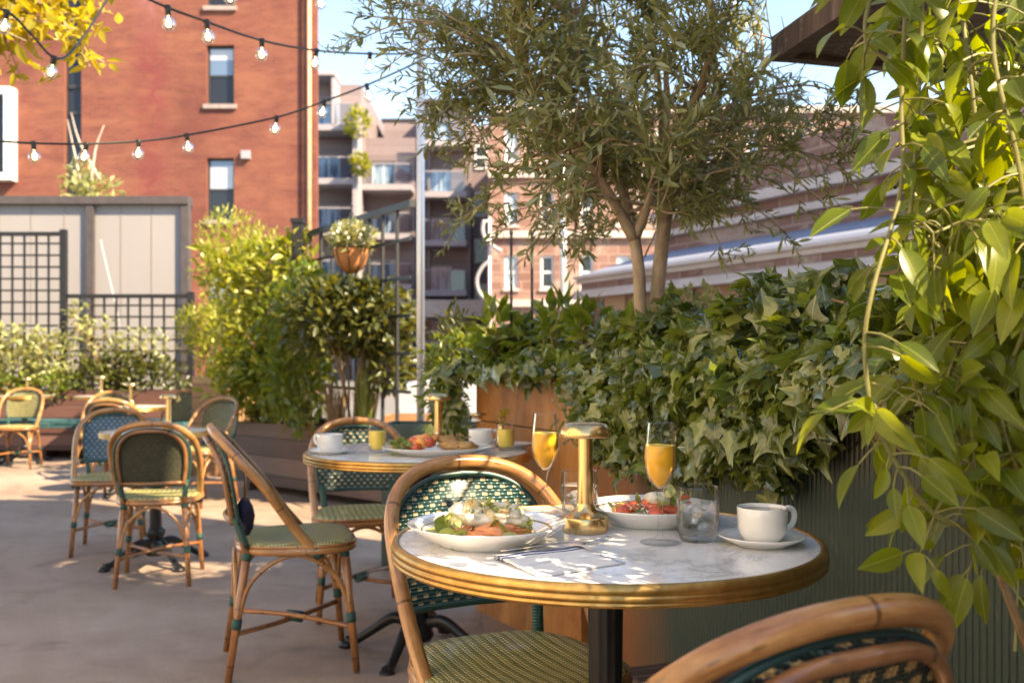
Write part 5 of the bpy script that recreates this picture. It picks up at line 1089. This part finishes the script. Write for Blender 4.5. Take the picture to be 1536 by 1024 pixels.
x,y=pos(495,3.50); s2=dup(sa,(x,y,Z2),0,'white saucer at the left edge of the second table'); cc_=make_cup('empty white cup with coffee traces at the left edge of the second table',.048,.062,True,2.6); cc_.location=(x,y,Z2+.0075)
j=make_tumbler('short glass of orange juice on the second table beside the white cup',.034,.098,.078,'pale_juice',False,'juice_glass','glass','short glasses of orange juice'); x,y=pos(566,3.55); j.location=(x,y,Z2)
x,y=pos(758,3.62); dup(j,(x,y,Z2),0,'short glass of orange juice at the right end of the second table')
x,y=pos(721,3.74); dup(cc_,(x,y,Z2+.0075),-2.5,'white cup with handle behind the platter on the second table'); dup(sa,(x,y,Z2),0,'white saucer under the cup behind the platter')
x,y=pos(775,3.76); dup(sa,(x,y,Z2),0,'small white saucer behind the right juice glass',scale=.9)
x,y=pos(717,3.90); o=empty('glass_dispenser',(x,y,Z2),0,'small glass sugar pourer with brass lid on the second table','dispenser'); mb=MB(); mb.lathe([(0,0),(.028,0),(.031,.01),(.031,.055),(.018,.075),(.014,.09),(.016,.105)],32); mb.build('jar',M['glass'],o); mb=MB(); mb.lathe([(.0175,.100),(.0175,.112),(.034,.114),(.034,.122),(0,.123)],32); mb.build('lid',M['brass'],o); mb=MB(); mb.lathe([(0,.003),(.026,.003),(.0285,.01),(.0285,.05),(0,.05)],32); mb.build('sugar',M['pastry'],o)
x,y=pos(752,3.92); o=empty('bud_vase',(x,y,Z2),0,'small brass bud vase with yellow leaves on the second table','vase'); mb=MB(); mb.lathe([(0,0),(.018,0),(.022,.02),(.014,.05),(.009,.07),(.011,.08)],24); mb.build('vase_body',M['brass'],o)
P,d=in_blobs(16,[(0,0,.105,.035,.03,.016)],.3); lb=LB(); lb.addr(T_OVAL,P,rdir(16)+np.array((0,0,.4)),rdir(16)+np.array((0,0,1)),.032*np.ones(16)); lb.build('leaf',M['tree_yellow'],o); mb=MB()
for k in range(4): mb.tube([(0,0,.06),(.02*math.cos(k*1.6),.02*math.sin(k*1.6),.11)],.0012,5)
mb.build('stem',M['stem_green'],o)
# dark bag hanging on the side-on chair
bg=empty('hanging_bag',(-.93,3.37,.50),face(.95,.30),'small dark navy pouch hanging at the back of the side-on chair','pouch'); mb=MB(); mb.blob((0,.0,.03),(.055,.028,.065),.25,1.6,3,0,4); mb.build('pouch_body',Mat('navy_cloth',(.018,.016,.04),.7).m,bg); mb=MB(); mb.tube([(-.03,0,.08),(-.03,.0,.16),(.03,0,.16),(.03,0,.08)],.004,6,4); mb.build('strap',M['bamboo'],bg)

# ================================================================== STRING LIGHTS
def make_string(label,pts,bulbs,lit=True):
    P=catmull([W(*p) for p in pts],10); o0=P[0]; o=empty('string_lights',tuple(o0),0,label,'string lights','festoon string lights')
    mb=MB(); mb.tube([p-o0 for p in P],.0055,7,1); mb.build('cable',M['black'],o)
    for px in bulbs:
        k=min(range(len(P)),key=lambda i:abs(P[i].x/P[i].y*F+CX-px)); p=P[k]-o0; tilt=random.uniform(-.25,.25)
        R=Matrix.Translation(p)@Matrix.Rotation(tilt,4,'Y'); 
        mb=MB(); mb.lathe([(0,.008),(.013,.008),(.0135,-.004),(.0115,-.012),(.0115,-.030),(.0100,-.032),(0,-.032)],16); mb.v=[tuple(R@Vector(v)) for v in mb.v]; s=mb.build('socket',M['black'],o)
        mb=MB(); mb.lathe([(.0095,-.031),(.0125,-.036),(.0205,-.043),(.0268,-.054),(.0285,-.066),(.0268,-.078),(.0205,-.089),(.0110,-.0955),(0,-.0975)],20,sub=2); mb.v=[tuple(R@Vector(v)) for v in mb.v]; b=mb.build('bulb',M['glass_bulb'],o)
        mb=MB(); mb.lathe([(.0042,-.032),(.0035,-.046),(.009,-.053),(.0115,-.066),(.008,-.078),(0,-.081)],10); mb.v=[tuple(R@Vector(v)) for v in mb.v]; mb.build('filament',M['filament'],b)
    return o
M['glass_bulb']=clear('bulb_glass',(.98,.97,.95),1.7,1.6)
m=bpy.data.materials['filament']; m.node_tree.nodes['Principled BSDF'].inputs['Emission Color'].default_value=(1,.72,.38,1); m.node_tree.nodes['Principled BSDF'].inputs['Emission Strength'].default_value=2.5
make_string('upper string of globe bulbs crossing the red brick building to the steel pole',[(120,-60,3.6),(225,0,3.9),(310,33,4.15),(393,61,4.5),(475,76,4.9),(555,81,5.25),(630,81,5.575)],[340-90,310,393,475,556])
make_string('lower string of globe bulbs rising from the left edge to the steel pole',[(-60,208,4.4),(0,212,4.55),(50,215,4.65),(130,216,4.8),(208,212,4.95),(280,203,5.05),(415,176,5.25),(487,152,5.4),(550,128,5.5),(631,92,5.575)],[50,130,208,280,418,487,550])
make_string('short string of globe bulbs under the overhanging tree at top left',[(-70,-10,4.0),(10,18,4.1),(45,50,4.2),(85,88,4.3),(120,62,4.6),(180,-30,5.0)],[12,83])
make_string('highest string of globe bulbs just showing at the top edge',[(200,-70,4.0),(340,-24,4.3),(480,-14,4.9),(597,-18,5.3),(632,-26,5.575)],[340,480,597])

# ------------------------------------------------------------------ camera
cd=bpy.data.cameras.new('camera'); cam=bpy.data.objects.new('camera',cd); COL.objects.link(cam); sc.camera=cam
cam.location=(0,0,HC); cam.rotation_euler=(PI/2,0,0); cd.sensor_width=36; cd.lens=36*F/1536; cd.shift_y=(HY-512)/1536; cd.clip_start=.05; cd.clip_end=2000
cd.dof.use_dof=True; cd.dof.focus_distance=1.78; cd.dof.aperture_fstop=5.2
sc.view_settings.view_transform='Standard'; sc.view_settings.look='None'; sc.view_settings.gamma=1; sc.view_settings.exposure=2.15
sc.view_settings.use_white_balance=True; sc.view_settings.white_balance_temperature=7800; sc.view_settings.white_balance_tint=10
sc.render.engine='CYCLES'; sc.cycles.use_denoising=True; sc.cycles.max_bounces=10; sc.cycles.transparent_max_bounces=24; sc.cycles.caustics_reflective=False; sc.cycles.caustics_refractive=False
sc.cycles.sample_clamp_indirect=6
